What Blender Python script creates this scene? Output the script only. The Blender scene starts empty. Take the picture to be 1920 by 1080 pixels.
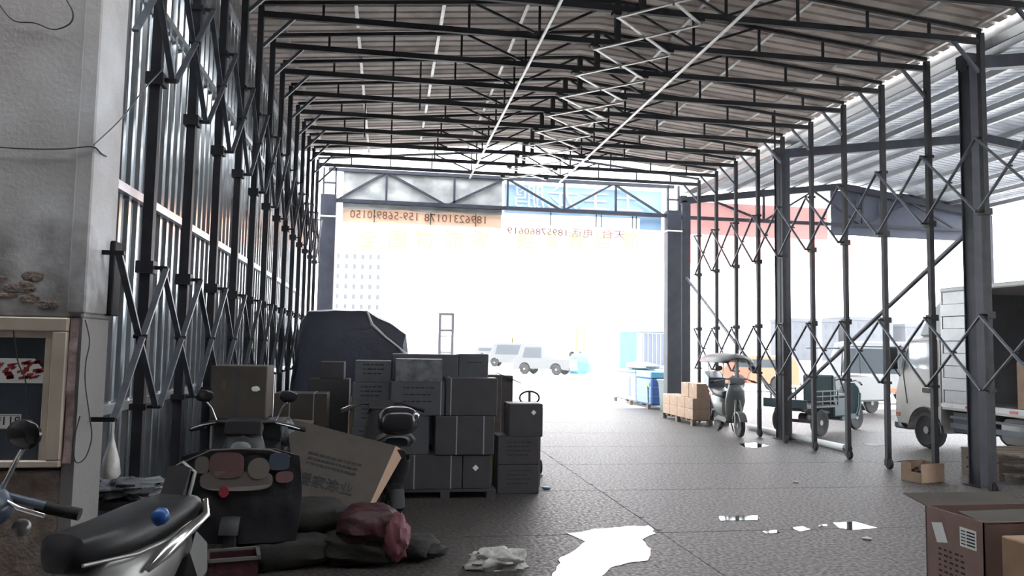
import bpy, math, random
from mathutils import Vector, Matrix, noise
random.seed(7)
S = bpy.context.scene
COL = S.collection
# ------------------------------------------------------------------ camera, sky, exposure
FPX, YAW, PITCH, ROLL, HC = 1451.2, .1605, .0750, .0174, 1.65
fw = Vector((math.sin(YAW)*math.cos(PITCH), math.cos(YAW)*math.cos(PITCH), math.sin(PITCH)))
rt = Vector((math.cos(YAW), -math.sin(YAW), 0)); up = rt.cross(fw)
rt, up = rt*math.cos(ROLL)+up*math.sin(ROLL), up*math.cos(ROLL)-rt*math.sin(ROLL)
cd = bpy.data.cameras.new('camera'); cam = bpy.data.objects.new('camera', cd); COL.objects.link(cam)
cd.sensor_width = 36; cd.lens = 36*FPX/1920; cd.clip_end = 800; cd.clip_start = .05
cam.matrix_world = Matrix(((rt.x, up.x, -fw.x, 0), (rt.y, up.y, -fw.y, 0), (rt.z, up.z, -fw.z, HC), (0, 0, 0, 1)))
S.camera = cam
w = bpy.data.worlds.new('sky'); S.world = w; w.use_nodes = True
wb = w.node_tree.nodes['Background']; wb.inputs[0].default_value = (.93, .965, 1, 1); wb.inputs[1].default_value = 1.0
S.view_settings.view_transform = 'Standard'; S.view_settings.look = 'None'
S.view_settings.gamma = 1; S.view_settings.use_curve_mapping = False
S.view_settings.exposure = 3.0

# ------------------------------------------------------------------ materials
def mat(name, col, rough=.6, metal=0., var=0., scale=6., bump=0., bscale=60., spec=.5, col2=None, transl=0., rvar=0., coord='Object', stretch=None, emit=0.):
    m = bpy.data.materials.new(name); m.use_nodes = True
    nt = m.node_tree; N = nt.nodes; L = nt.links; b = N['Principled BSDF']
    b.inputs['Base Color'].default_value = (*col, 1); b.inputs['Roughness'].default_value = rough
    b.inputs['Metallic'].default_value = metal; b.inputs['Specular IOR Level'].default_value = spec
    tc = N.new('ShaderNodeTexCoord'); src = tc.outputs[coord]
    if stretch:
        mp = N.new('ShaderNodeMapping'); mp.inputs['Scale'].default_value = stretch; L.new(src, mp.inputs[0]); src = mp.outputs[0]
    if var or col2 or rvar:
        n = N.new('ShaderNodeTexNoise'); n.inputs['Scale'].default_value = scale; n.inputs['Detail'].default_value = 6; L.new(src, n.inputs['Vector'])
        mx = N.new('ShaderNodeMix'); mx.data_type = 'RGBA'
        c2 = col2 if col2 else tuple(min(1, c*(1+var)) for c in col); c1 = col if col2 else tuple(c*(1-var) for c in col)
        rp = N.new('ShaderNodeMapRange'); rp.inputs[1].default_value = .35; rp.inputs[2].default_value = .65; L.new(n.outputs[0], rp.inputs[0])
        mx.inputs[6].default_value = (*c1, 1); mx.inputs[7].default_value = (*c2, 1)
        L.new(rp.outputs[0], mx.inputs[0]); L.new(mx.outputs[2], b.inputs['Base Color'])
        if rvar:
            rr = N.new('ShaderNodeMapRange'); rr.inputs[1].default_value = .35; rr.inputs[2].default_value = .65
            rr.inputs[3].default_value = max(.02, rough-rvar); rr.inputs[4].default_value = min(1, rough+rvar); L.new(n.outputs[0], rr.inputs[0]); L.new(rr.outputs[0], b.inputs['Roughness'])
    if bump:
        n2 = N.new('ShaderNodeTexNoise'); n2.inputs['Scale'].default_value = bscale; n2.inputs['Detail'].default_value = 4; L.new(src, n2.inputs['Vector'])
        bp = N.new('ShaderNodeBump'); bp.inputs['Strength'].default_value = bump; bp.inputs['Distance'].default_value = .02; L.new(n2.outputs[0], bp.inputs['Height']); L.new(bp.outputs[0], b.inputs['Normal'])
    if transl:
        t = N.new('ShaderNodeBsdfTranslucent'); t.inputs[0].default_value = (*col, 1)
        ms = N.new('ShaderNodeMixShader'); ms.inputs[0].default_value = transl
        L.new(b.outputs[0], ms.inputs[1]); L.new(t.outputs[0], ms.inputs[2]); L.new(ms.outputs[0], N['Material Output'].inputs[0])
    return m
M = {}
def dm(k, *a, **kw): M[k] = mat(k, *a, **kw)
dm('steel', (.016, .016, .021), .55, .0, .3, 9, spec=.25)
dm('steel_link', (.075, .083, .10), .42, .2, .25, 9)
dm('steel_blue', (.017, .02, .033), .5, 0, .3, 5, spec=.3)
dm('galv', (.62, .60, .58), .4, .5, .12, 12)
dm('roof', (.67, .58, .525), .6, .0, .18, 3, .05, 30)
dm('roof_right', (.50, .52, .56), .5, 0, .1, 3, transl=.05)
dm('clad', (.60, .645, .68), .17, .9, .08, 2)
dm('rail', (.66, .68, .70), .3, .8, .1, 8)
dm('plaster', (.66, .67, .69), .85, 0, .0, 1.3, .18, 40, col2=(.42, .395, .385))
dm('plaster_old', (.15, .115, .095), .9, 0, 0, 14, .8, 60, col2=(.24, .195, .165))
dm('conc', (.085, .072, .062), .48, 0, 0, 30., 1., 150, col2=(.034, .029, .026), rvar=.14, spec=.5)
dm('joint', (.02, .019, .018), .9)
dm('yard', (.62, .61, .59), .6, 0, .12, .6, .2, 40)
dm('paint_white', (.13, .12, .11), .6, 0, .35, 20)
dm('water', (.02, .02, .02), .05, 0, spec=.9)
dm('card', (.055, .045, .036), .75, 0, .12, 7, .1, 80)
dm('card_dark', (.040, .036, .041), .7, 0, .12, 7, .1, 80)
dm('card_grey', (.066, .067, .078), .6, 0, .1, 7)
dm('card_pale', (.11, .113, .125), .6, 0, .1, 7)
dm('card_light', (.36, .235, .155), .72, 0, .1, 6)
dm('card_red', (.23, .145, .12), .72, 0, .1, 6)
dm('card_in', (.09, .06, .045), .8)
dm('tape', (.25, .23, .2), .25)
dm('strap', (.3, .3, .3), .4)
dm('ink', (.008, .008, .01), .7)
dm('paper', (.75, .75, .73), .6)
dm('paper_pink', (.42, .31, .31), .8, 0, .25, 18, .3, 30)
dm('red', (.33, .035, .045), .5)
dm('tarp_navy', (.016, .021, .045), .42, 0, .2, 3, .25, 14)
dm('tarp_grey', (.30, .31, .31), .45, 0, .3, 2.5, .6, 6, transl=.15)
dm('banner_orange', (.72, .56, .44), .6, transl=.3)
dm('banner_blue', (.40, .55, .70), .6, transl=.3)
dm('banner_white', (.92, .92, .92), .6, transl=.6)
dm('banner_red', (.82, .58, .56), .6, 0, .1, 1.5, transl=.35)  # red paled to put veiling glare into it, like the orange and blue
dm('banner_navy', (.035, .045, .085), .5, 0, .2, 2)
dm('ink_brown', (.16, .06, .03), .7)
dm('ink_grey', (.10, .10, .11), .7)
dm('black', (.012, .012, .014), .45, 0, bump=.05)
dm('black_gloss', (.015, .015, .018), .18)
dm('rubber', (.016, .016, .017), .8, 0, bump=.2, bscale=90)
dm('chrome', (.75, .75, .74), .16, 1.)
dm('silver', (.25, .245, .235), .32, .4, .06, 10)
dm('yard_white', (.125, .127, .13), .5, spec=.25)
dm('block_grey', (.10, .105, .12), .8, spec=.2)
dm('white', (.78, .78, .77), .4)
dm('white_car', (.27, .275, .28), .3)
dm('navy_plastic', (.02, .05, .17), .35, 0, .3, 12)
dm('bluegrey', (.07, .09, .125), .35)
dm('teal', (.006, .048, .06), .5, 0, .15, 6)
dm('teal_light', (.02, .075, .075), .45)
dm('scoot_grey', (.16, .17, .165), .3, .1)
dm('maroon', (.05, .012, .017), .55, 0, .3, 8, .6, 14)
dm('maroon_light', (.22, .08, .10), .5, transl=.2)
dm('sack', (.022, .021, .019), .8, 0, .25, 5, .25, 45)
dm('plastic_bag', (.45, .44, .41), .35, 0, .15, 12, .8, 9)
dm('poly', (.14, .145, .155), .15, 0, .3, 9, .8, 12)
dm('glass', (.05, .06, .075), .08)
dm('glass_clear', (.75, .8, .82), .08)
_n = M['glass_clear'].node_tree; _t = _n.nodes.new('ShaderNodeBsdfTransparent'); _m = _n.nodes.new('ShaderNodeMixShader'); _m.inputs[0].default_value = .78
_n.links.new(_n.nodes['Principled BSDF'].outputs[0], _m.inputs[1]); _n.links.new(_t.outputs[0], _m.inputs[2]); _n.links.new(_m.outputs[0], _n.nodes['Material Output'].inputs[0])
dm('glass_bright', (.05, .06, .07), .3, spec=.3)
dm('glass_sky', (.6, .66, .7), .08, .3)  # pale colour stands in for bright sky seen through the truck cab
dm('tent_blue', (.035, .15, .27), .5)
dm('frame_beige', (.50, .43, .35), .45, 0, .08, 6)
dm('quilt_pink', (.14, .07, .07), .75)
dm('quilt_cream', (.15, .13, .115), .75)
dm('quilt_blue', (.04, .055, .08), .75)
dm('quilt_dark', (.005, .005, .008), .75, 0, .2, 6, .3, 10)
dm('wood', (.14, .105, .075), .75, 0, .2, 10, stretch=(1, 8, 8))
dm('wrap_blue', (.018, .085, .30), .35, 0, .2, 5)
dm('wrap_cyan', (.07, .28, .42), .35)
dm('wrap_pale', (.22, .28, .32), .35)
dm('green', (.012, .045, .033), .4)
dm('leafgreen', (.12, .25, .06), .5)
dm('yellow', (.9, .8, .06), .5)
dm('pale_yellow', (.6, .5, .13), .5)
dm('orange', (.5, .16, .09), .45)
dm('sign_red', (.95, .36, .30), .5)
dm('truck', (.50, .485, .45), .35, .1, .05, 5)
dm('alu', (.34, .345, .35), .35, .5, .08, 5)
dm('pale_build', (.72, .74, .78), .8)
dm('pale_window', (.085, .09, .10), .5, spec=.2)
dm('lamp_red', (.6, .03, .03), .2)
dm('wire', (.03, .03, .03), .6)
dm('tank', (.55, .55, .53), .35, .3)

# stains and the shade of the lower pier, painted into the plaster colour
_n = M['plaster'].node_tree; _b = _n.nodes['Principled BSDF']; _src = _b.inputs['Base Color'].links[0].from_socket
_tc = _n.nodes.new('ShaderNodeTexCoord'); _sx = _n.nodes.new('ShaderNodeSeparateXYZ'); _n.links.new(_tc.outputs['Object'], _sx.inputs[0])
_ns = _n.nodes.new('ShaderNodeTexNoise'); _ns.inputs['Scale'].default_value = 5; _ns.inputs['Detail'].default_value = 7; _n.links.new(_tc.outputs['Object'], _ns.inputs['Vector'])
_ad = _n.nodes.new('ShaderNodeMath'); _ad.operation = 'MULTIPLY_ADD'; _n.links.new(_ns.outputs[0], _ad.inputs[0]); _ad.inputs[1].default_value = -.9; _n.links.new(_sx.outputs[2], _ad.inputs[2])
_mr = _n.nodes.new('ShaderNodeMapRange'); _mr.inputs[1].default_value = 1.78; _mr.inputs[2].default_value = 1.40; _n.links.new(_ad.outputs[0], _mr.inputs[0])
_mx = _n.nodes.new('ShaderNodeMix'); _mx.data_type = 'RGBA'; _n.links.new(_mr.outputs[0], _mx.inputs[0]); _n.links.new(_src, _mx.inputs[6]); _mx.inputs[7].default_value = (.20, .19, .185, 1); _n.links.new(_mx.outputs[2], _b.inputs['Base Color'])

# ------------------------------------------------------------------ mesh helpers
class MB:
    def __init__(s): s.v = []; s.f = []
    def add(s, vs, fs):
        o = len(s.v); s.v += [tuple(v) for v in vs]; s.f += [tuple(i+o for i in f) for f in fs]; return s
    def box(s, x0, x1, y0, y1, z0, z1):
        return s.add([(x0, y0, z0), (x1, y0, z0), (x1, y1, z0), (x0, y1, z0), (x0, y0, z1), (x1, y0, z1), (x1, y1, z1), (x0, y1, z1)],
                     [(3, 2, 1, 0), (4, 5, 6, 7), (0, 1, 5, 4), (1, 2, 6, 5), (2, 3, 7, 6), (3, 0, 4, 7)])
    def cbox(s, c, d): return s.box(c[0]-d[0]/2, c[0]+d[0]/2, c[1]-d[1]/2, c[1]+d[1]/2, c[2]-d[2]/2, c[2]+d[2]/2)
    def bbox(s, x0, x1, y0, y1, z0, z1, b=.012):            # box with chamfered edges
        vs = []; 
        for X, sx in ((x0, 1), (x1, -1)):
            for Y, sy in ((y0, 1), (y1, -1)):
                for Z, sz in ((z0, 1), (z1, -1)):
                    vs += [(X, Y+sy*b, Z+sz*b), (X+sx*b, Y, Z+sz*b), (X+sx*b, Y+sy*b, Z)]
        i = lambda a, c, e, k: (a*4+c*2+e)*3+k
        fs = [(i(0,0,0,0), i(0,0,1,0), i(0,1,1,0), i(0,1,0,0)), (i(1,0,0,0), i(1,1,0,0), i(1,1,1,0), i(1,0,1,0)),
              (i(0,0,0,1), i(1,0,0,1), i(1,0,1,1), i(0,0,1,1)), (i(0,1,0,1), i(0,1,1,1), i(1,1,1,1), i(1,1,0,1)),
              (i(0,0,0,2), i(0,1,0,2), i(1,1,0,2), i(1,0,0,2)), (i(0,0,1,2), i(1,0,1,2), i(1,1,1,2), i(0,1,1,2))]
        for a in (0, 1):
            for c in (0, 1): fs.append((i(a,c,0,0), i(a,c,1,0), i(a,c,1,1), i(a,c,0,1)))
            for e in (0, 1): fs.append((i(a,0,e,0), i(a,1,e,0), i(a,1,e,2), i(a,0,e,2)))
        for c in (0, 1):
            for e in (0, 1): fs.append((i(0,c,e,1), i(1,c,e,1), i(1,c,e,2), i(0,c,e,2)))
        for a in (0, 1):
            for c in (0, 1):
                for e in (0, 1): fs.append((i(a,c,e,0), i(a,c,e,1), i(a,c,e,2)))
        return s.add(vs, fs)
    def bar(s, p, q, w, h=None, ref=(0, 0, 1)):              # rectangular bar from p to q
        p, q = Vector(p), Vector(q); h = h or w; d = (q-p).normalized(); r = Vector(ref)
        if abs(d.dot(r)) > .98: r = Vector((1, 0, 0))
        a = d.cross(r).normalized()*w/2; b = a.cross(d).normalized()*h/2
        return s.add([p-a-b, p+a-b, p+a+b, p-a+b, q-a-b, q+a-b, q+a+b, q-a+b], [(3, 2, 1, 0), (4, 5, 6, 7), (0, 1, 5, 4), (1, 2, 6, 5), (2, 3, 7, 6), (3, 0, 4, 7)])
    def tube(s, path, r, n=8, cap=True):
        P = [Vector(p) for p in path]; R = r if isinstance(r, (list, tuple)) else [r]*len(P); rings = []
        ref = Vector((0, 0, 1)); d0 = (P[1]-P[0]).normalized()
        if abs(d0.dot(ref)) > .9: ref = Vector((1, 0, 0))
        for i, p in enumerate(P):
            d = (P[min(i+1, len(P)-1)]-P[max(i-1, 0)]).normalized(); a = d.cross(ref)
            if a.length < 1e-4: a = d.cross(Vector((0, 1, 0)))
            a.normalize(); b = d.cross(a).normalized(); ref = a.cross(d)
            rings.append([p+(a*math.cos(t)+b*math.sin(t))*R[i] for t in [2*math.pi*k/n for k in range(n)]])
        return s.loft(rings, cap)
    def loft(s, rings, cap=True):
        n = len(rings[0]); vs = [v for r in rings for v in r]; fs = []
        for i in range(len(rings)-1):
            for k in range(n): fs.append((i*n+k, i*n+(k+1) % n, (i+1)*n+(k+1) % n, (i+1)*n+k))
        if cap: fs += [tuple(reversed(range(n))), tuple((len(rings)-1)*n+k for k in range(n))]
        return s.add(vs, fs)
    def prof(s, pts, w, b=.015, y=0., taper=.9):             # side profile (x,z) extruded to width w about y, edges rounded
        cx = sum(p[0] for p in pts)/len(pts); cz = sum(p[1] for p in pts)/len(pts)
        def ring(yy, k): return [(cx+(p[0]-cx)*k, y+yy, cz+(p[1]-cz)*k) for p in pts]
        return s.loft([ring(-w/2, taper), ring(-w/2+b, 1), ring(w/2-b, 1), ring(w/2, taper)])
    def lathe(s, prof, c=(0, 0, 0), axis='y', n=20):         # prof: (axial, radius)
        c = Vector(c); rings = []
        for a, r in prof:
            ring = []
            for k in range(n):
                t = 2*math.pi*k/n
                v = {'y': (r*math.cos(t), a, r*math.sin(t)), 'z': (r*math.cos(t), r*math.sin(t), a), 'x': (a, r*math.cos(t), r*math.sin(t))}[axis]
                ring.append(c+Vector(v))
            rings.append(ring)
        return s.loft(rings, True)
    def blob(s, c, r, amp=.12, fr=2.5, seed=0, nu=24, nv=14, p=1., flat=None):   # lumpy ellipsoid / pillow
        c = Vector(c); rings = []
        for j in range(1, nv):
            ph = math.pi*j/nv; ring = []
            for k in range(nu):
                t = 2*math.pi*k/nu
                q = lambda u: math.copysign(abs(u)**p, u)
                d = Vector((q(math.cos(t))*math.sin(ph)**p, q(math.sin(t))*math.sin(ph)**p, q(math.cos(ph))))
                e = 1+amp*noise.noise(d*fr+Vector((seed*7.3, seed*3.1, seed)))+amp*.5*noise.noise(d*fr*2.7+Vector((seed, 5, 1)))
                v = c+Vector((d.x*r[0], d.y*r[1], d.z*r[2]))*e
                if flat is not None and v.z < flat: v.z = flat
                ring.append(v)
            rings.append(ring)
        return s.loft(rings, True)
    def quad(s, a, b, c, d): return s.add([a, b, c, d], [(0, 1, 2, 3)])
    def mesh(s, name, smooth=False):
        me = bpy.data.meshes.new(name); me.from_pydata(s.v, [], s.f); me.update()
        if smooth:
            me.polygons.foreach_set('use_smooth', [True]*len(me.polygons))
            try: me.set_sharp_from_angle(angle=math.radians(smooth if smooth is not True else 45))
            except Exception: pass
        return me
def obj(name, me, m=None, parent=None, smooth=False, loc=None):
    if isinstance(me, MB): me = me.mesh(name, smooth)
    if m and not me.materials: me.materials.append(M[m])
    o = bpy.data.objects.new(name, me); COL.objects.link(o)
    if parent: o.parent = parent
    if loc: o.location = loc
    return o
def tag(o, label, cat, group=None):
    o['label'] = label; o['category'] = cat
    if group: o['group'] = group
    return o
def thing(name, label, cat, loc=(0, 0, 0), rz=0, group=None):
    o = bpy.data.objects.new(name, None); COL.objects.link(o); o.empty_display_size = .1
    o.location = loc; o.rotation_euler = (0, 0, rz); return tag(o, label, cat, group)
def struct(name, me=None, m=None, label=None, smooth=False):
    if me is None: o = bpy.data.objects.new(name, None); COL.objects.link(o)
    else: o = obj(name, me, m, smooth=smooth)
    o['kind'] = 'structure'
    if label: o['label'] = label
    return o
def copy_tree(o, parent=None):
    c = o.copy(); COL.objects.link(c); c.parent = parent
    for ch in list(o.children): copy_tree(ch, c)
    return c
def at(px, py, Y):                                          # the world point seen at a photo pixel at depth Y
    d = fw+rt*((px-960)/FPX)+up*((540-py)/FPX); return Vector((0, 0, HC))+d*(Y/d.y)
def gz(px, py, z=0.):
    d = fw+rt*((px-960)/FPX)+up*((540-py)/FPX); return Vector((0, 0, HC))+d*((z-HC)/d.z)
ORD = 'first second third fourth fifth sixth seventh eighth ninth tenth eleventh twelfth thirteenth fourteenth fifteenth'.split()
def text(name, body, size, m, parent, mtx, extrude=.002, width=None, bold=0.):
    cu = bpy.data.curves.new(name, 'FONT'); cu.body = body; cu.size = size; cu.extrude = extrude; cu.resolution_u = 2; cu.offset = bold; cu.align_x = 'CENTER'; cu.align_y = 'CENTER'
    t = bpy.data.objects.new(name, cu); COL.objects.link(t)
    me = bpy.data.meshes.new_from_object(t.evaluated_get(bpy.context.evaluated_depsgraph_get()))
    bpy.data.objects.remove(t); bpy.data.curves.remove(cu)
    if width and len(me.vertices):
        xs = [v.co.x for v in me.vertices]; k = width/(max(xs)-min(xs)); me.transform(Matrix.Diagonal((k, 1, 1, 1)))
    me.transform(mtx); me.materials.clear(); me.materials.append(M[m]); me.name = name
    return obj(name, me, None, parent)
def face_mtx(origin, right, upv):                           # text plane: local x -> right, y -> up
    r = Vector(right).normalized(); u = Vector(upv).normalized(); n = r.cross(u)
    return Matrix(((r.x, u.x, n.x, origin[0]), (r.y, u.y, n.y, origin[1]), (r.z, u.z, n.z, origin[2]), (0, 0, 0, 1)))

XL, XR, YS, Y0 = -1.55, 7.12, .965, 5.34
XM = (XL+XR)/2
ZP, ZB, ZUP, ZUB, ZC, ZE, ZR = 2.12, 1.22, 4.28, 3.37, 5.49, 5.62, 6.03
KS = list(range(-1, 13))
fy = lambda k: Y0+YS*k

# ================================================================== SETTING
# ground: yard all round, slabs with recessed joints under the canopy
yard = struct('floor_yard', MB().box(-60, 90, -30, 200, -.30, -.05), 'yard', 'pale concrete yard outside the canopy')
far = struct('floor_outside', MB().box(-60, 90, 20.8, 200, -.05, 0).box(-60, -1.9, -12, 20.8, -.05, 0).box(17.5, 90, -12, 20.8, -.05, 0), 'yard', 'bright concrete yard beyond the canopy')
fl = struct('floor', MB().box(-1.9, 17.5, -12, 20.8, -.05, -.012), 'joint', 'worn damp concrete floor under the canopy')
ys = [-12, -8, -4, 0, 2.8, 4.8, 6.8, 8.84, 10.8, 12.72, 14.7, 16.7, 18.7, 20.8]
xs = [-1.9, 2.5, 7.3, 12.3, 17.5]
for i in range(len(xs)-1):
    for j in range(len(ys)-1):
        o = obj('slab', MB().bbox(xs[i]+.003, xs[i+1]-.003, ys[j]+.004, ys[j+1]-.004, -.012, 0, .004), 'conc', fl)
# worn painted line along one joint
pl = MB()
for i in range(26):
    a = 6.9+i*.26; 
    if random.random() < .18: continue
    xx = 2.52+.006*(i % 3); pl.box(xx-.028, xx+.028, a, a+.24, .0005, .003)
o = struct('trim_1', pl, 'paint_white', 'worn white painted line along the floor')

# left corrugated cladding
def corr(n, pitch, hgt, L, axis_len='z', top=.4):
    """corrugated sheet profile: n ribs; returns list of (u, d)"""
    pts = []
    for i in range(n):
        u = i*pitch; pts += [(u, 0), (u+pitch*(1-top-.14), 0), (u+pitch*(1-top-.07), hgt), (u+pitch*.93, hgt)]
    pts.append((n*pitch, 0)); return pts
wl = struct('wall_left', label='glossy corrugated steel cladding along the left side')
pr = corr(5, YS/5, .028, 6, top=.25)
vs = []; fs = []
for (u, d) in pr: vs += [(XL-.30+d, u, 0), (XL-.30+d, u, 5.95)]
for i in range(len(pr)-1): fs.append((2*i, 2*i+2, 2*i+3, 2*i+1))
sheet = MB().add(vs, fs).mesh('cladding_sheet'); sheet.materials.append(M['clad'])
for k in range(13): obj('cladding_sheet', sheet, None, wl, loc=(0, 4.70+YS*k, 0))
for z, hh in ((.35, .06), (1.19, .06), (2.68, .06), (4.2, .05), (5.3, .06)):
    obj('rail', MB().box(XL-.27, XL-.225, 4.70, 4.70+13*YS, z-hh/2, z+hh/2), 'rail', wl)

# plastered pier at the left front
PY, PX = 4.30, -1.545
wn = struct('wall_near', label='stained plastered pier at the left front with a framed cabinet in it')
wx0, wx1, wz0, wz1 = -2.6, -1.605, 1.0, 1.755            # cabinet / window opening
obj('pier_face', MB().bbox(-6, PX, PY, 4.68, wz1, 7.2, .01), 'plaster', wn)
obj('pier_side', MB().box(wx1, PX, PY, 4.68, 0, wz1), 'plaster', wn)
obj('pier_base', MB().bbox(-6, wx1, PY, 4.68, 0, wz0-.02, .008), 'plaster_old', wn)
obj('pier_core', MB().box(-6, wx1, PY+.12, 4.68, wz0-.02, wz1), 'plaster_old', wn)
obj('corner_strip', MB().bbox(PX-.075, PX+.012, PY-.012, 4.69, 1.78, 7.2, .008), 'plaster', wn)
# flaking patch
fp = MB()
for i in range(14):
    x = -2.3+random.random()*.6; z = 1.80+random.random()*.17
    fp.blob((x, PY, z), (.03+.05*random.random(), .006, .015+.02*random.random()), .3, 3, i, 8, 6)
obj('flaking_plaster', fp, 'plaster_old', wn)
wi = struct('window_1', label='beige framed dark glazed cabinet set into the pier')
fb = .07
for nm, a in (('frame_rail', (wx0, wx1, PY-.03, PY+.03, wz1-fb, wz1)), ('frame_rail', (wx0, wx1, PY-.03, PY+.03, wz0, wz0+.035)), ('frame_stile', (wx1-fb, wx1, PY-.03, PY+.03, wz0+.035, wz1-fb))):
    obj(nm, MB().bbox(*a, .006), 'frame_beige', wi)
obj('inner_rail', MB().bbox(wx0, wx1-fb, PY-.018, PY+.03, wz1-fb-.035, wz1-fb, .004), 'frame_beige', wi)
obj('inner_stile', MB().bbox(wx1-fb-.035, wx1-fb, PY-.018, PY+.03, wz0+.03, wz1-fb-.035, .004), 'frame_beige', wi)
obj('pane', MB().box(wx0, wx1-fb-.03, PY, PY+.008, wz0+.03, wz1-fb-.03), 'glass', wi)
# unseen warehouse behind the viewer: walls, roof added to dim the foreground; open sky strip lights the pier
struct('wall_back', MB().box(-9, 12, -11.2, -11, 0, 5.6), 'plaster', 'rear wall of the unseen warehouse behind')
struct('wall_far_left', MB().box(-6.2, -6, -11, 4.68, 0, 7), 'plaster', 'unseen left side wall added behind to cut light on the foreground')
struct('wall_right', MB().box(11.8, 12, -11, 2.6, 0, 5.6), 'plaster', 'unseen side wall added behind to keep the foreground dim')
struct('ceiling_near', MB().box(-9, 12, -11, 3.1, 5.6, 5.7), 'roof', 'unseen flat roof added behind, stopping short so a sky strip lights the pier')

# canopy roof: corrugated sheets + purlins
ce = struct('ceiling', label='corrugated sheet roof of the canopy seen from below')
pr = corr(5, YS/5, .09, 1, top=.2)
def slope_sheet(name, xa, za, xb, zb, m, prf):
    vs = []; fs = []
    for (u, d) in prf: vs += [(xa, u, za+d), (xb, u, zb+d)]
    for i in range(len(prf)-1): fs.append((2*i, 2*i+1, 2*i+3, 2*i+2))
    me = MB().add(vs, fs).mesh(name); me.materials.append(M[m]); return me
sl = slope_sheet('roof_sheet', XL-.42, ZE+.06, XM, ZR+.09, 'roof', pr); sr = slope_sheet('roof_sheet', XR+.16, ZE+.075, XM, ZR+.09, 'roof', pr)
for k in range(-1, 12):
    obj('roof_sheet', sl, None, ce, loc=(0, fy(k)-.25, 0)); obj('roof_sheet', sr, None, ce, loc=(0, fy(k)-.25, 0))
rz = lambda x: ZE+.075+(ZR-ZE)*(1-abs(x-XM)/(XM-XL))
for x in (-1.4, -.47, .6, 1.66, 3.82, 4.97, 6.25, 7.05):
    obj('purlin', MB().box(x-.022, x+.022, fy(-1)-.25, fy(12)-.2, rz(x)-.045, rz(x)-.012), 'galv', ce)
obj('ridge_cap', MB().box(XM-.10, XM+.10, fy(-1)-.25, fy(12)-.2, ZR+.135, ZR+.15), 'roof', ce)

# ================================================================== CANOPY FRAMES
def frame_proto():
    t = thing('canopy_frame', '', 'frame', (0, 0, 0), 0, 'rolling portal frames of the canopy')
    for x, sg in ((XL, 1), (XR, -1)):
        obj('post', MB().box(x-.032, x+.032, -.032, .032, .15, ZE-.03), 'steel', t)
        c = obj('castor_fork', MB().box(x-.035, x+.035, -.03, .03, .13, .16).box(x-.034, x-.026, -.02, .045, .05, .13).box(x+.026, x+.034, -.02, .045, .05, .13), 'steel', t)
        obj('wheel', MB().lathe([(-.025, .04), (-.025, .065), (-.015, .078), (.015, .078), (.025, .065), (.025, .04)], (x, -.02, .078), 'x', 16), 'rubber', c, True)
        for z in (ZP, ZUB): obj('collar', MB().box(x-.055, x+.055, -.055, .055, z-.04, z+.04).box(x+sg*.05, x+sg*.13, -.015, .015, z-.012, z+.012), 'steel', t)
        for z in (ZB, ZUP): obj('pin_bracket', MB().box(x-.05, x+.05, -.045, .045, z-.02, z+.02).box(x+sg*.05, x+sg*.13, -.012, .012, z-.01, z+.01), 'steel', t)
        obj('knee_brace', MB().bar((x+sg*.03, 0, 5.10), (x+sg*.38, 0, ZC-.02), .035), 'steel_link', t)
    obj('bottom_chord', MB().box(XL, XR, -.025, .025, ZC-.035, ZC+.035), 'steel', t)
    obj('top_chord', MB().bar((XL, 0, ZE), (XM, 0, ZR), .045, .045), 'steel', t); obj('top_chord', MB().bar((XR, 0, ZE), (XM, 0, ZR), .045, .045), 'steel', t)
    zt = lambda x: ZE+(ZR-ZE)*(1-abs(x-XM)/(XM-XL))
    for x in (-.84, 0, .9, 1.78, 3.80, 4.7, 5.6, 6.42): obj('web_post', MB().bar((x, 0, ZC), (x, 0, zt(x)), .028), 'steel', t)
    obj('king_post', MB().box(XM-.035, XM+.035, -.035, .035, ZC, ZR), 'steel', t)
    for x0, x1 in ((1.78, .98), (1.78, 2.70), (3.80, 2.88), (3.80, 4.62)): obj('web_diagonal', MB().bar((x0, 0, ZC+.03), (x1, 0, zt(x1)-.02), .028), 'steel', t)
    for x in (2.48, 3.47): obj('link_plate', MB().box(x-.05, x+.05, -.045, .045, ZC-.075, ZC-.035), 'steel', t)
    return t
f0 = frame_proto()
for i, k in enumerate(KS):
    o = f0 if i == 0 else copy_tree(f0)
    o.location = (0, fy(k) if k >= 0 else 4.49, 0)
    o['label'] = ('dark steel portal frame beside the plastered pier, nearest of the canopy frames' if i == 0 else
                  'dark steel portal frame of the canopy, farthest one under the roof edge' if i == len(KS)-1 else
                  'dark steel portal frame of the canopy on castors, %s one counted from the pier' % ORD[i])
for c in list(f0.children):
    if c.name.split('.')[0] in ('post', 'castor_fork', 'collar', 'pin_bracket') and min(v.co.x for v in c.data.vertices) < 0:
        for g in list(c.children): bpy.data.objects.remove(g)
        bpy.data.objects.remove(c)
obj('pier_bracket', MB().box(XL-.04, XL+.13, -.012, .012, ZP-.012, ZP+.012), 'steel', f0); obj('pier_bracket', MB().box(XL-.04, XL+.13, -.012, .012, ZB-.012, ZB+.012), 'steel', f0)
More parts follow.
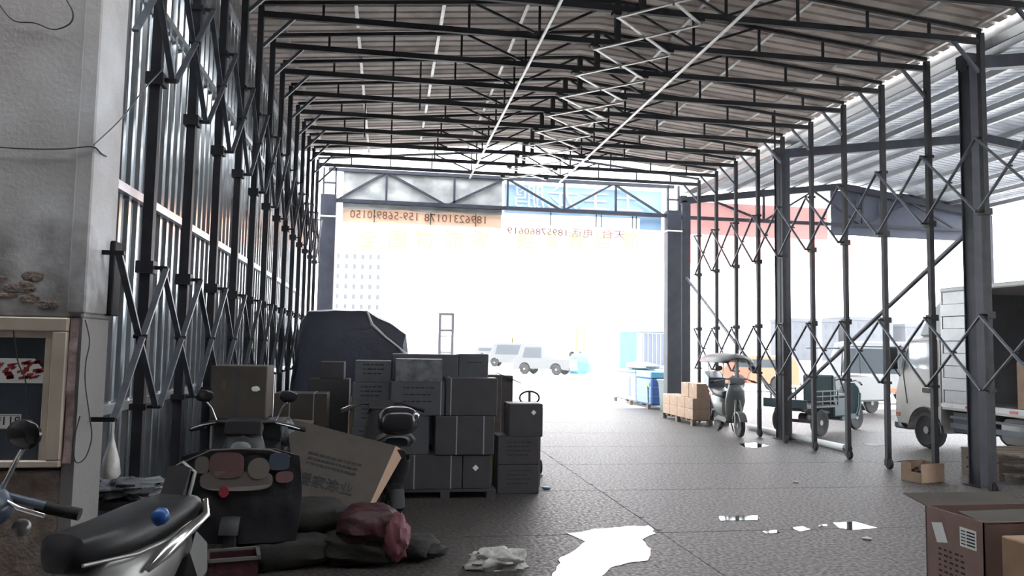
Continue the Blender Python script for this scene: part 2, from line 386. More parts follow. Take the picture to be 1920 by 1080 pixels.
# scissor links on both sides, two levels
def scissor(side, lev, k):
    ya, yb = (fy(k) if k >= 0 else 4.49), fy(k+1); x = XL+.10 if side == 'left' else XR-.10
    zp, zb = (ZP, ZB) if lev == 'lower' else (ZUP, ZUB); sg = 1 if side == 'left' else -1
    where = 'against the corrugated wall' if side == 'left' else 'on the open right side'
    t = thing('scissor_link', 'crossed %s scissor bars %s, %s bay from the near end' % (lev, where, ORD[k+1]), 'scissor link', (x, (ya+yb)/2, 0), 0, '%s scissor links on the %s side' % (lev, side))
    d = (yb-ya)/2; zc = (zp+zb)/2
    obj('bar', MB().bar((0, -d, zp), (0, d, zb), .016, .036, (1, 0, 0)), 'steel_link', t); obj('bar', MB().bar((sg*.022, -d, zb), (sg*.022, d, zp), .016, .036, (1, 0, 0)), 'steel_link', t)
    obj('pivot_bolt', MB().lathe([(-.03, .012), (.05, .012)], (0, 0, zc), 'x', 8), 'steel', t)
for side in ('left', 'right'):
    for lev in ('lower', 'upper'):
        for k in KS[:-1]: scissor(side, lev, k)
for k in KS[:-1]:
    ya, yb = (fy(k) if k >= 0 else 4.49), fy(k+1); d = (yb-ya)/2
    t = thing('roof_scissor', 'crossed pale scissor bars under the roof ridge, %s bay from the near end' % ORD[k+1], 'scissor link', (2.975, (ya+yb)/2, ZC-.085), 0, 'roof scissor links under the ridge')
    obj('bar', MB().bar((-.495, -d, 0), (.495, d, 0), .035, .016), 'galv', t); obj('bar', MB().bar((-.495, d, -.02), (.495, -d, -.02), .035, .016), 'galv', t)
    obj('pivot_bolt', MB().lathe([(-.04, .012), (.02, .012)], (0, 0, 0), 'z', 8), 'steel', t)
for x, wd in ((1.78, 'left'), (3.86, 'right')):
    tag(obj('tie_tube', MB().tube([(x, fy(-1), ZC-.06), (x+.01, fy(5), ZC-.062), (x, fy(12)+.3, ZC-.06)], .022, 8), 'galv', smooth=True), 'long pale tie tube running under the roof trusses, %s of the two' % wd, 'tube', 'tie tubes under the trusses')

for (px_, py_, Yr), wd in (((787, 207, 11.3), 'left of the tie tubes'), ((1453, 283, 12.1), 'near the open right side'), ((683, 258, 13.1), 'nearest the corrugated wall')):
    p = at(px_, py_, Yr); tag(obj('hanging_rod', MB().tube([(p.x, p.y, p.z), (p.x, p.y, rz(p.x)-.01)], .014, 6), 'steel', smooth=True), 'thin dark rod hanging from the canopy roof, %s' % wd, 'rod', 'rods hanging from the canopy roof')

# ================================================================== RIGHT-HAND STEEL SHED
BY = [3.9, 8.79, 13.70, 18.6]; BX0, BXR, BX1 = 7.45, 11.8, 16.1; BZE, BZR = 5.42, 6.02
def hcol(x, y, z1, s=.17, m='steel_blue'):
    return MB().box(x-s/2, x+s/2, y-s/2, y-s/2+.014, 0, z1).box(x-s/2, x+s/2, y+s/2-.014, y+s/2, 0, z1).box(x-.006, x+.006, y-s/2, y+s/2, 0, z1).box(x-.14, x+.14, y-.14, y+.14, 0, .015)
for i, y in enumerate(BY):
    if i == 0: continue
    lab = ['', 'nearest', 'middle', 'farthest'][i]
    t = thing('shed_frame', 'blue-grey steel gable frame of the right-hand shed, %s one' % lab, 'frame', (0, y, 0), 0, 'gable frames of the right-hand shed')
    for x in (BX0, BX1):
        obj('column', MB().box(x-.11, x+.11, -.10, -.085, 0, BZE).box(x-.11, x+.11, .085, .10, 0, BZE).box(x-.09, x-.075, -.085, .085, 0, BZE).box(x-.15, x+.15, -.15, .15, 0, .015), 'steel_blue', t)
    obj('rafter', MB().bar((BX0-.12, 0, BZE), (BXR, 0, BZR), .12, .17), 'steel_blue', t); obj('rafter', MB().bar((BX1+.12, 0, BZE), (BXR, 0, BZR), .12, .17), 'steel_blue', t)
    obj('end_plate', MB().box(BX0-.14, BX0+.02, -.1, .1, BZE-.05, BZE+.12), 'steel_blue', t)
    if i == 3:
        obj('tie_beam', MB().box(BX0-.3, BX1, -.04, .04, 4.96, 5.04), 'steel_blue', t)
        for a, b in ((8.2, 9.6), (11., 9.6), (11., 12.4), (13.8, 12.4), (13.8, 15.2)):
            za = BZE+(BZR-BZE)*(1-abs(a-BXR)/(BXR-BX0)); obj('web_diagonal', MB().bar((a, 0, za-.05), (b, 0, 5.0), .05), 'steel_blue', t)
        for a in (9.6, 12.4): obj('web_post', MB().bar((a, 0, 5.0), (a, 0, 5.9), .05), 'steel_blue', t)
br = [((18.45, 3.44), (13.9, .74)), ((8.95, 3.2), (13.5, .74))]
for j, ((ya, za), (yb, zb)) in enumerate(br):
    tag(obj('diagonal_brace', MB().tube([(BX0-.02, ya, za), (BX0-.02, yb, zb)], .035, 8), 'steel_link', smooth=True), 'long sloping steel tube brace between shed columns, %s one' % ('farther' if j == 0 else 'nearer'), 'brace', 'diagonal braces of the right-hand shed')
rr = struct('ceiling_right', label='pale ribbed sheet roof of the right-hand shed')
prr = corr(6, .16, .08, 1, top=.2)
s1 = slope_sheet('shed_roof_sheet', BX0+.25, BZE+.27, BXR, BZR+.20, 'roof_right', prr); s2 = slope_sheet('shed_roof_sheet', BX1+.3, BZE+.22, BXR, BZR+.20, 'roof_right', prr)
for j in range(16):
    obj('shed_roof_sheet', s1, None, rr, loc=(0, 3.5+.96*j, 0)); obj('shed_roof_sheet', s2, None, rr, loc=(0, 3.5+.96*j, 0))
for x in (7.75, 8.6, 9.5, 10.4, 11.3, 12.3, 13.2, 14.1, 15.0, 15.8):
    z = BZE+.12+(BZR-BZE)*(1-abs(x-BXR)/(BXR-BX0)); obj('purlin', MB().box(x-.035, x+.035, 3.5, 18.8, z-.03, z+.07), 'alu', rr)
g = struct('trim_2', MB().box(7.36, 7.40, 3.5, 18.9, 5.62, 5.80).box(7.36, 7.62, 3.5, 18.9, 5.60, 5.62).box(7.60, 7.62, 3.5, 18.9, 5.60, 5.80), 'alu', 'metal gutter between the canopy and the right-hand shed')

# ================================================================== FAR END GATE GIRDER AND BANNERS
GY = 18.6
t = thing('gate_girder', 'blue-grey lattice girder on two box columns across the far end', 'girder', (0, GY, 0))
for x, wd in ((-1.42, .36), (7.12, .36)):
    obj('column', MB().bbox(x-wd/2, x+wd/2, -.14, .14, 0, 5.15, .01), 'steel_blue', t)
    obj('column_head', MB().box(x-wd/2+.03, x-wd/2+.07, -.05, .05, 5.15, 5.8).box(x+wd/2-.05, x+wd/2-.01, -.05, .05, 5.15, 5.8).box(x-.15, x+.15, -.04, .04, 5.42, 5.46), 'steel_blue', t)
    obj('clamp_band', MB().box(x-wd/2-.02, x+wd/2+.02, -.16, .16, 4.60, 4.64), 'galv', t)
obj('top_chord', MB().box(-1.45, 7.15, -.05, .05, 5.73, 5.81), 'steel_blue', t); obj('bottom_chord', MB().box(-1.3, 7.05, -.05, .05, 4.98, 5.07), 'steel_blue', t)
tn, bn = [-.09, 2.83, 5.56], [-1.25, 1.37, 4.25, 6.88]
for i in range(3):
    obj('web_diagonal', MB().bar((bn[i], 0, 5.02), (tn[i], 0, 5.77), .05), 'steel_blue', t); obj('web_diagonal', MB().bar((tn[i], 0, 5.77), (bn[i+1], 0, 5.02), .05), 'steel_blue', t)
for x in (-.08, 1.55, 2.86, 4.29, 5.62): obj('web_post', MB().bar((x, 0, 5.02), (x, 0, 5.77), .05), 'steel_blue', t)
def cloth(x0, x1, z0, z1, y, amp=.02, nx=24, nz=8, seed=1, fr=2.):
    vs = []; fs = []
    for j in range(nz+1):
        for i in range(nx+1):
            x = x0+(x1-x0)*i/nx; z = z0+(z1-z0)*j/nz; n = noise.noise(Vector((x*fr, z*fr*2, seed)))
            vs.append((x, y+amp*n, z+(amp*.8*noise.noise(Vector((x*1.5, seed, z))) if j in (0, nz) else 0)))
    for j in range(nz):
        for i in range(nx): a = j*(nx+1)+i; fs.append((a, a+1, a+nx+2, a+nx+1))
    n = len(vs); vs += [(v[0], v[1]+.006, v[2]) for v in vs]
    fs += [tuple(q+n for q in reversed(f)) for f in fs]
    return MB().add(vs, fs)
BYN = GY+.16
def mirror(ox, oz, y): return face_mtx((ox, y, oz), (-1, 0, 0), (0, 0, 1))
t = tag(obj('tarp_sheet', cloth(-1.1, 2.74, 4.86, 5.80, BYN-.09, .04, 40, 10, 3, 2.4), 'tarp_grey', smooth=True), 'crumpled grey tarpaulin hung behind the left half of the far girder', 'tarpaulin')
t = thing('phone_banner', 'orange strip banner with mirrored phone numbers under the grey tarpaulin', 'banner', (0, BYN, 0))
obj('cloth', cloth(-1.1, 2.74, 4.55, 4.95, 0, .012, 20, 3, 5), 'banner_orange', t, True)
text('phone_number', '18962310178', .27, 'ink_brown', t, mirror(1.62, 4.72, -.03), width=1.5); text('phone_number', '159-5689-0150', .27, 'ink_brown', t, mirror(-.10, 4.73, -.03), width=1.6)
for x in (-.35, 1.0, 2.1): obj('hanger_wire', MB().bar((x, -.035, 4.56), (x, -.035, 5.05), .02), 'steel', t)
t = thing('shop_banner', 'sky blue banner with large mirrored white characters and a white phone strip', 'banner', (0, BYN, 0))
obj('cloth', cloth(2.80, 6.88, 4.94, 5.66, 0, .012, 20, 4, 8), 'banner_blue', t, True)
obj('white_strip', cloth(2.80, 6.3, 4.66, 4.94, 0, .01, 20, 3, 8), 'banner_white', t, True); obj('blue_corner', cloth(6.3, 6.88, 4.66, 4.94, 0, .01, 6, 3, 8), 'banner_blue', t, True)
obj('upper_strip', cloth(2.80, 6.88, 5.66, 5.80, 0, .01, 20, 2, 8), 'banner_white', t, True)
text('characters', '土主龙鹏', .62, 'banner_white', t, mirror(4.7, 5.33, -.03), width=3.3)
text('phone_number', '电话:18957860619', .24, 'ink_grey', t, mirror(3.98, 4.49, -.03), width=2.15); text('place_name', '天台', .24, 'ink_grey', t, mirror(5.6, 4.49, -.03), width=.6)
for x in (3.98, 5.15, 5.28, 6.1, 6.2): obj('hanger_wire', MB().bar((x, -.035, 4.67), (x, -.035, 5.05), .02), 'steel', t)
t = thing('red_banner', 'glare-paled red banner along the far end of the right-hand shed', 'banner', (0, BYN, 0))
obj('cloth', cloth(7.62, 11.5, 4.60, 5.45, 0, .02, 24, 5, 11), 'banner_red', t, True)
for x in (8.9, 10.2): obj('seam', MB().bar((x, -.03, 4.62), (x, -.03, 5.6), .018), 'ink_brown', t)
t = thing('navy_sheet', 'dark navy sheet panel hanging at the far end of the right-hand shed', 'tarpaulin', (0, BYN+.02, 0))
obj('cloth', cloth(11.6, 15.9, 4.74, 5.95, 0, .03, 24, 6, 13), 'banner_navy', t, True)
for x in (12.3, 13.0, 14.6): obj('hanging_strap', MB().bar((x, -.05, 4.95), (x, -.05, 5.7), .02), 'steel_link', t)
# ================================================================== CARTONS
def carton(label, x0, x1, y0, y1, z0, z1, m='card_dark', straps=(), tape=True, prints=0, group=None, rz=0, sticker=None, open_top=False):
    cx, cy = (x0+x1)/2, (y0+y1)/2; a, b, h = (x1-x0)/2, (y1-y0)/2, z1-z0
    t = thing('carton', label, 'box', (cx, cy, z0), rz, group)
    if open_top:
        w = .008; obj('body', MB().box(-a, a, -b, -b+w, 0, h).box(-a, a, b-w, b, 0, h).box(-a, -a+w, -b, b, 0, h).box(a-w, a, -b, b, 0, h).box(-a, a, -b, b, 0, .01), m, t)
    else: obj('body', MB().bbox(-a, a, -b, b, 0, h, .008), m, t)
    if tape and not open_top: obj('tape', MB().box(-a, a, -.025, .025, h, h+.0015).box(-a-.0015, -a, -.025, .025, h-.07, h).box(a, a+.0015, -.025, .025, h-.07, h), 'tape', t)
    for s in straps: obj('strap', MB().box(-a+2*a*s-.006, -a+2*a*s+.006, -b-.002, -b, .005, h).box(-a+2*a*s-.006, -a+2*a*s+.006, -b, b, h, h+.002), 'strap', t)
    if prints:
        p = MB(); r = random.Random(prints)
        for i in range(prints):
            zz = h*(.82-.6*i/max(1, prints)); u = -a*.55
            while u < a*.5:
                l = .012+r.random()*.05; p.box(u, min(u+l, a*.6), -b-.0012, -b, zz-.008, zz+.006); u += l+.012
        o = obj('print', p, 'ink', t); o['kind'] = 'stuff'
    if sticker:
        u, v, s = sticker; obj('sticker', MB().quad((a*u-s, -b-.002, h*v), (a*u, -b-.002, h*v-s), (a*u+s, -b-.002, h*v), (a*u, -b-.002, h*v+s)), 'paper', t)
    return t
G = 'cartons stacked at the left of the aisle'
YB = 8.5
pal = thing('pallet', 'dark low pallet under the front row of strapped cartons', 'pallet', (.68, 8.72, 0))
for i in range(6): obj('deck_board', MB().box(-.55, .55, -.26+.09*i, -.19+.09*i, .075, .095), 'card_dark', pal)
for x in (-.5, 0, .5): obj('bearer', MB().box(x-.05, x+.05, -.26, .26, 0, .075), 'card_dark', pal)
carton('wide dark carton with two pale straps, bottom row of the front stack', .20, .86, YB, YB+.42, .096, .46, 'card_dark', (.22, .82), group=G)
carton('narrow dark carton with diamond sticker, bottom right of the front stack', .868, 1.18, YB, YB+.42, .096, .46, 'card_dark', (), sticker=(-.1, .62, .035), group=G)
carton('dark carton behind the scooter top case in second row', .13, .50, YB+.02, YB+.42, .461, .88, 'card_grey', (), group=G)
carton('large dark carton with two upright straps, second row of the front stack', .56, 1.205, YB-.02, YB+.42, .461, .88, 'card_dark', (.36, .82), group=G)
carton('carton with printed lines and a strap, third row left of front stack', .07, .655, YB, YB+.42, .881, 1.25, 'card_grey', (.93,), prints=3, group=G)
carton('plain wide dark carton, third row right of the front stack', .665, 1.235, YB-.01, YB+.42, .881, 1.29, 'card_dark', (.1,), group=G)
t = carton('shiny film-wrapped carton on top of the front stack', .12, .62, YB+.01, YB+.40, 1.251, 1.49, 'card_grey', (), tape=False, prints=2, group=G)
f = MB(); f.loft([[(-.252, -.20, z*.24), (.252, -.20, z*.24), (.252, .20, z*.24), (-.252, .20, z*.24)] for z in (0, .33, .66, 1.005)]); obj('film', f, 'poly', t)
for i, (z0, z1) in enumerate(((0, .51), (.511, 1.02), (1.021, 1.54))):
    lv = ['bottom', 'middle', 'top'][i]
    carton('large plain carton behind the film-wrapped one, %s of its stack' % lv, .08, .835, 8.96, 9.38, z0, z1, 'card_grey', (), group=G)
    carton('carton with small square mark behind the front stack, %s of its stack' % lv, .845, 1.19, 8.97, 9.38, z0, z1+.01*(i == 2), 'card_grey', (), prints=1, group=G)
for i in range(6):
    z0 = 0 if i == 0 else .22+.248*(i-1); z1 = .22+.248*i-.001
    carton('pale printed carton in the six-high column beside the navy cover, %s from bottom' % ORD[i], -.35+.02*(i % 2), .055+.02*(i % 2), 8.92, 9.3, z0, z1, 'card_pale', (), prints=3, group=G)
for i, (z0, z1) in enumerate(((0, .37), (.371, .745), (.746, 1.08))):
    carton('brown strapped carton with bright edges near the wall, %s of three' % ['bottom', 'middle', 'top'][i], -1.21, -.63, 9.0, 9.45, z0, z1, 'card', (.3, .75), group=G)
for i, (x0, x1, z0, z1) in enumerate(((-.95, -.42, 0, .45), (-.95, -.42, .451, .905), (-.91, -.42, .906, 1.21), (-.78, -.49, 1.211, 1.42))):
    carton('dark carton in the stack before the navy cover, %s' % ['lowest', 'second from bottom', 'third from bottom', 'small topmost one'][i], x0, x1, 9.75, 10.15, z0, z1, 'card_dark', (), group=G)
tag(obj('paper_roll', MB().lathe([(-.2, .10), (-.19, .13), (.19, .13), (.2, .10)], (-.41+.14, 9.62, 1.085-.13), 'y', 16).box(-.40, -.14, 9.45, 9.79, 0, .825), 'card_light', smooth=True), 'pale rolled board standing beside the dark cartons', 'roll')
carton('square carton with faint sticker on top at the aisle corner', 1.40, 1.79, 8.70, 9.1, .631, 1.0, 'card_dark', (), sticker=(.45, .74, .03), group=G)
carton('dark carton with printed lines at the aisle corner, middle', 1.28, 1.755, 8.70, 9.15, .316, .63, 'card_dark', (), prints=4, group=G)
carton('dark carton with printed lines at the aisle corner, on the floor', 1.28, 1.755, 8.70, 9.15, 0, .315, 'card_dark', (), prints=4, group=G)
for i in range(2): carton('slim carton standing behind the corner pile, %s' % ['on the floor', 'upper'][i], 1.50, 1.87, 9.2, 9.5, .30*i, .30*i+.299, 'card_dark', (), group=G)
for i in range(3): carton('carton with a bright side edge in the rear aisle stack, %s' % ['bottom', 'middle', 'top'][i], 1.00, 1.44, 9.55, 9.95, .43*i, .43*i+.429, 'card', (), group=G)
for i in range(3): carton('carton in the farthest aisle stack under a loose flap, %s' % ['bottom', 'middle', 'top'][i], 1.2, 1.68, 10.15, 10.6, .42*i, .42*i+.419, 'card_dark', (), group=G)
tag(obj('cardboard_flap', MB().add([(1.5, 10.1, 1.27), (1.78, 10.1, 1.16), (1.78, 10.5, 1.17), (1.5, 10.5, 1.28), (1.5, 10.1, 1.285), (1.79, 10.1, 1.17), (1.79, 10.5, 1.18), (1.5, 10.5, 1.295)], [(3, 2, 1, 0), (4, 5, 6, 7), (0, 1, 5, 4), (1, 2, 6, 5), (2, 3, 7, 6), (3, 0, 4, 7)]), 'card_dark'), 'loose dark cardboard flap drooping over the farthest aisle stack', 'cardboard')
tag(obj('broom_handle', MB().tube([(1.235, 8.94, .02), (1.262, 9.0, .85)], .018, 8), 'pale_yellow', smooth=True), 'pale yellow upright pole between the stack and the corner pile', 'pole')
# hand truck with loop handle
t = thing('hand_truck', 'steel hand truck with a looped handle behind the corner cartons', 'hand truck', (1.88, 10.0, 0))
obj('frame', MB().tube([(-.11, 0, .1), (-.11, .03, .85)], .013).tube([(.11, 0, .1), (.11, .03, .85)], .013).tube([(-.11, .01, .4), (.11, .01, .4)], .01).tube([(0, .02, .45), (0, .03, 1.06)], .018), 'steel_link', t, True)
obj('handle_loop', MB().tube([(.13*math.cos(a), .03, .98+.085*math.sin(a)) for a in [2*math.pi*i/20 for i in range(21)]], .013), 'steel', t, True)
obj('toe_plate', MB().box(-.15, .15, -.2, 0, .01, .02), 'steel_link', t)
for x in (-.16, .16): obj('wheel', MB().lathe([(-.02, .07), (-.015, .09), (.015, .09), (.02, .07)], (x, .06, .09), 'x', 14), 'rubber', t, True)
tag(obj('plastic_scrap', MB().blob((1.90, 8.98, .012), (.055, .04, .014), .2, 3, 4, 14, 8), 'wrap_cyan', smooth=True), 'small turquoise scrap on the floor beside the corner cartons', 'scrap')

# navy tarpaulin over a vehicle behind the cartons
def tarp_hull():
    prof = [(-1.42, .0), (-1.36, .75), (-1.30, 1.35), (-1.24, 1.92), (-1.12, 2.12), (-.75, 2.15), (-.28, 2.15), (.05, 1.98), (.30, 1.82), (.33, 1.58), (.34, 1.0), (.36, 0)]
    pts = []
    for (a, b), (c, d) in zip(prof[:-1], prof[1:]):
        n = 4
        for i in range(n): pts.append((a+(c-a)*i/n, b+(d-b)*i/n))
    pts.append(prof[-1]); rings = []
    cx = -.52
    for yy, k, dz in ((11.42, .93, -.22), (11.5, .985, -.03), (11.7, 1, 0), (12.2, 1.0, .02), (12.8, 1, 0), (13.3, 1, -.02), (13.42, .95, -.15)):
        rings.append([(cx+(x-cx)*k+.02*noise.noise(Vector((x*3, yy*3, z*3))), yy+.03*noise.noise(Vector((x*2, 4, z*3))), max(0, z+dz*(z/2.15)+.02*noise.noise(Vector((x*4, yy*2, 9))))) for x, z in pts])
    return MB().loft(rings)
t = thing('covered_vehicle', 'tall vehicle wrapped in a navy tarpaulin behind the cartons', 'covered vehicle', (0, 0, 0))
obj('tarpaulin', tarp_hull(), 'tarp_navy', t, 30)
obj('seam_cord', MB().tube([(-1.2, 11.45, 1.83), (-.8, 11.43, 1.82), (-.25, 11.43, 1.86), (-.18, 11.42, 1.92)], .008), 'steel_link', t, True)
obj('edge_rope', MB().tube([(-.27, 11.46, 2.11), (-.20, 11.42, 1.93), (.0, 11.42, 1.75), (.2, 11.42, 1.60), (.30, 11.43, 1.50)], [.014, .024, .016, .016, .028]), 'paper', t, True)

# ================================================================== SCOOTERS
def wheel(t, x, r, wid, m='silver', nm='wheel', y=0., spokes=5):
    o = obj(nm, MB().lathe([(-wid*.35, r*.66), (-wid/2, r*.78), (-wid*.42, r*.95), (-wid*.15, r), (wid*.15, r), (wid*.42, r*.95), (wid/2, r*.78), (wid*.35, r*.66)], (x, y, r), 'y', 24), 'rubber', t, True)
    s = MB().lathe([(-wid*.3, r*.55), (-wid*.32, r*.68), (wid*.32, r*.68), (wid*.3, r*.55)], (x, y, r), 'y', 20).lathe([(-wid*.45, r*.2), (wid*.45, r*.2)], (x, y, r), 'y', 12)
    for k in range(spokes):
        a = 2*math.pi*k/spokes+.3; s.bar((x, y, r), (x+r*.6*math.cos(a), y, r+r*.6*math.sin(a)), .03, .035, (0, 1, 0))
    obj('rim', s, m, o, True); return o
def ell(x, cz, rz_, ry, n=14, p=.7, y=0):
    q = lambda u: math.copysign(abs(u)**p, u)
    return [(x, y+ry*q(math.cos(2*math.pi*k/n)), cz+rz_*q(math.sin(2*math.pi*k/n))) for k in range(n)]
def scooter(label, loc, rz, s=1., body='scoot_grey', shield='scoot_grey', seat='black', fend='scoot_grey', floor='black', bars='black', mirrors=True, backrest=False, tl=1.):
    t = thing('electric_scooter', label, 'scooter', (*loc, 0), rz); t.scale = (s, s, s)
    wheel(t, -.62, .21, .09, nm='rear_wheel'); wheel(t, .62, .21, .09, nm='front_wheel')
    obj('fork', MB().tube([(.62, -.07, .21), (.56, -.06, .45), (.50, -.03, .66)], .018).tube([(.62, .07, .21), (.56, .06, .45), (.50, .03, .66)], .018), 'silver', t, True)
    fpts = [(.62+.25*math.cos(a), .21+.25*math.sin(a)) for a in [math.radians(d) for d in range(20, 171, 15)]]+[(.62+.225*math.cos(a), .21+.225*math.sin(a)) for a in [math.radians(d) for d in range(170, 19, -15)]]
    obj('front_fender', MB().prof(fpts, .13, .02, taper=.98), fend, t, 40)
    obj('front_shield', MB().loft([[(x+.03*abs(math.cos(a))*-1, wd*math.cos(a), z) if False else (x+dx*math.sin(a)-.05*abs(math.cos(a)), wd*math.cos(a), z) for a in [2*math.pi*k/16 for k in range(16)]] for x, z, wd, dx in ((.30, .28, .10, .04), (.36, .42, .16, .06), (.43, .62, .19, .07), (.46, .80, .17, .08), (.46, .93, .13, .07), (.44, 1.0, .08, .04))]), shield, t, 60)
    obj('headlight', MB().blob((.54, 0, .86), (.035, .075, .05), 0, 1, 0, 12, 8), 'glass_clear', t, True)
    obj('floorboard', MB().prof([(.36, .27), (.30, .33), (-.2, .33), (-.3, .30), (-.28, .24), (.28, .22)], .30, .03), floor, t, 40)
    obj('body', MB().loft([ell(-.10, .46, .15, .10), ell(-.2, .50, .20, .15), ell(-.4, .53, .19, .165), ell(-.4-.22*tl, .60, .14, .15), ell(-.4-.40*tl, .66, .09, .11), ell(-.4-.52*tl, .70, .04, .06)]), body, t, 50)
    obj('seat', MB().loft([ell(-.04, .69, .04, .06), ell(-.08, .715, .075, .11), ell(-.3, .725, .075, .14), ell(-.5, .745, .08, .145), ell(-.70, .775, .065, .13), ell(-.76, .785, .04, .10)]), seat, t, 50)
    if tl == 1: obj('tail_lamp', MB().prof([(-.92, .70), (-.86, .76), (-.80, .72), (-.86, .64)], .2, .03), 'lamp_red', t, True)
    if tl == 1: obj('grab_rail', MB().tube([(-.50, -.15, .70), (-.72, -.16, .80), (-.88, -.10, .86), (-.90, 0, .87), (-.88, .10, .86), (-.72, .16, .80), (-.50, .15, .70)], .016), 'silver', t, True)
    obj('rear_mudguard', MB().prof([(-.70, .42), (-.90, .40), (-.97, .25), (-.94, .22), (-.85, .36), (-.68, .38)], .12, .02), 'black', t, 40)
    obj('swing_arm', MB().bar((-.62, .08, .21), (-.2, .08, .30), .03, .06).bar((-.62, -.08, .21), (-.2, -.08, .30), .03, .06), 'black', t)
    obj('stand', MB().tube([(-.15, .08, .25), (-.18, .15, .02)], .012).tube([(-.15, -.08, .25), (-.18, -.15, .02)], .012), 'steel', t)
    h = obj('handlebar', MB().tube([(.34, -.34, 1.0), (.40, -.2, 1.04), (.44, 0, 1.02), (.40, .2, 1.04), (.34, .34, 1.0)], .015).prof([(.36, .99), (.42, 1.07), (.50, 1.05), (.52, .96), (.44, .93)], .26, .05), bars, t, True)
    for sg in (1, -1):
        obj('grip', MB().tube([(.345, sg*.31, 1.0), (.29, sg*.43, .97)], [.019, .021]), 'rubber', h, True)
        obj('brake_lever', MB().tube([(.40, sg*.22, 1.03), (.43, sg*.33, 1.01), (.40, sg*.40, .985)], .007), 'chrome', h, True)
        if mirrors:
            obj('mirror_stalk', MB().tube([(.40, sg*.22, 1.05), (.39, sg*.26, 1.14), (.40, sg*.30, 1.19)], .008), 'chrome', h, True)
            obj('mirror', MB().blob((.41, sg*.31, 1.235), (.022, .07, .05), 0, 1, 0, 14, 8), 'black_gloss', h, True)
    if backrest:
        obj('backrest', MB().prof([(-.67, .83), (-.71, .83), (-.75, .945), (-.72, .96)], .12, .025), 'black', t, 40)
        obj('backrest_rim', MB().tube([(-.70, -.065, .80), (-.74, -.07, .93), (-.745, 0, .97), (-.74, .07, .93), (-.70, .065, .80)], .010), 'silver', t, True)
    return t
# foreground scooter at the pier
A = math.radians(245)
t = scooter('silver scooter with long black seat and chrome tail rail, in front of the pier', (-1.321, 3.435), A, 1.07, 'silver', 'bluegrey', 'black', 'bluegrey', bars='bluegrey', backrest=True, tl=.68)
obj('cowl', MB().blob((.43, .12, 1.0), (.10, .16, .085), .03, 1, 2, 20, 12), 'bluegrey', t, True); obj('turn_lamp', MB().blob((.36, .27, .93), (.028, .03, .028), 0, 1, 0, 12, 8), 'silver', t, True)
obj('side_rail', MB().tube([(-.34, .17, .60), (-.42, .19, .65), (-.55, .19, .71), (-.68, .18, .75), (-.76, .12, .80)], [.012, .026, .026, .024, .016]), 'chrome', t, True)
obj('tail_trim', MB().prof([(-.62, .60), (-.66, .70), (-.75, .62), (-.76, .48), (-.70, .44)], .30, .03), 'chrome', t, 40)
obj('seat_edge_trim', MB().tube([(-.06, .115, .685), (-.3, .155, .675), (-.55, .16, .70)], .008), 'silver', t, True)
tag(obj('foil_ball', MB().blob((0, 0, .035), (.036, .036, .036), .12, 3, 2, 16, 10), 'wrap_blue', smooth=True), 'shiny blue crumpled ball tucked at the back of the silver scooter seat', 'foil').location = gz(300, 985, .90)
# scooter with quilt facing the viewer
t = scooter('dark scooter wearing a wind quilt, under the brown carton', (-1.02, 6.62), math.radians(-92), 1.0, 'black', 'black', 'black', 'black')
q = thing('wind_quilt', 'dark padded wind quilt with pink and cream patches on a scooter front', 'quilt', (-1.0, 5.93, 0))
def quilt_grid(nx=26, nz=16):
    vs = []; fs = []
    for j in range(nz+1):
        v = j/nz
        for i in range(nx+1):
            u = i/nx*2-1; wd = .40+.03*math.sin(v*3); z = .22+.66*v-.12*max(0, abs(u)-.55)*v; 
            vs.append((u*wd, -.03-.06*(1-u*u)*(1-.4*v)+.018*noise.noise(Vector((u*4, v*4, 2))), z))
    for j in range(nz):
        for i in range(nx): a = j*(nx+1)+i; fs.append((a, a+1, a+nx+2, a+nx+1))
    n = len(vs); vs += [(x, y+.03, z) for x, y, z in vs]; fs += [tuple(k+n for k in reversed(f)) for f in list(fs)]
    e = [i for i in range(nx+1)]+[j*(nx+1)+nx for j in range(1, nz+1)]+[nz*(nx+1)+i for i in range(nx-1, -1, -1)]+[j*(nx+1) for j in range(nz-1, 0, -1)]
    for k in range(len(e)): a, b = e[k], e[(k+1) % len(e)]; fs.append((b, a, a+n, b+n))
    return MB().add(vs, fs)
obj('padding', quilt_grid(), 'quilt_dark', q, True)
def patch(nm, m, cx, cz, rx, rz_, p=1.):
    mb = MB(); ring = []
    qf = lambda u: math.copysign(abs(u)**p, u)
    for k in range(24):
        a = 2*math.pi*k/24; x = cx+rx*qf(math.cos(a)); z = cz+rz_*qf(math.sin(a)); u = x/.41; v = (z-.22)/.66
        ring.append((x, -.045-.062*(1-u*u)*(1-.4*v), z))
    mb.loft([ring, [(x, y-.008, z) for x, y, z in ring]]); return obj(nm, mb, m, q)
patch('patch', 'quilt_cream', -.02, .66, .25, .07, .6); patch('patch', 'quilt_pink', -.09, .77, .12, .09, .6); patch('patch', 'quilt_cream', .13, .745, .075, .075)
patch('patch', 'quilt_blue', .27, .79, .07, .06, .5); patch('patch', 'quilt_pink', .31, .68, .06, .04, .7); patch('patch', 'red', -.10, .585, .035, .04)
patch('patch', 'quilt_cream', -.26, .77, .05, .06, .7)
obj('quilt_edge', MB().tube([(-.40, -.02, .78), (-.2, -.09, .875), (0, -.09, .885), (.2, -.08, .875), (.40, -.02, .80)], .007), 'quilt_cream', q, True)
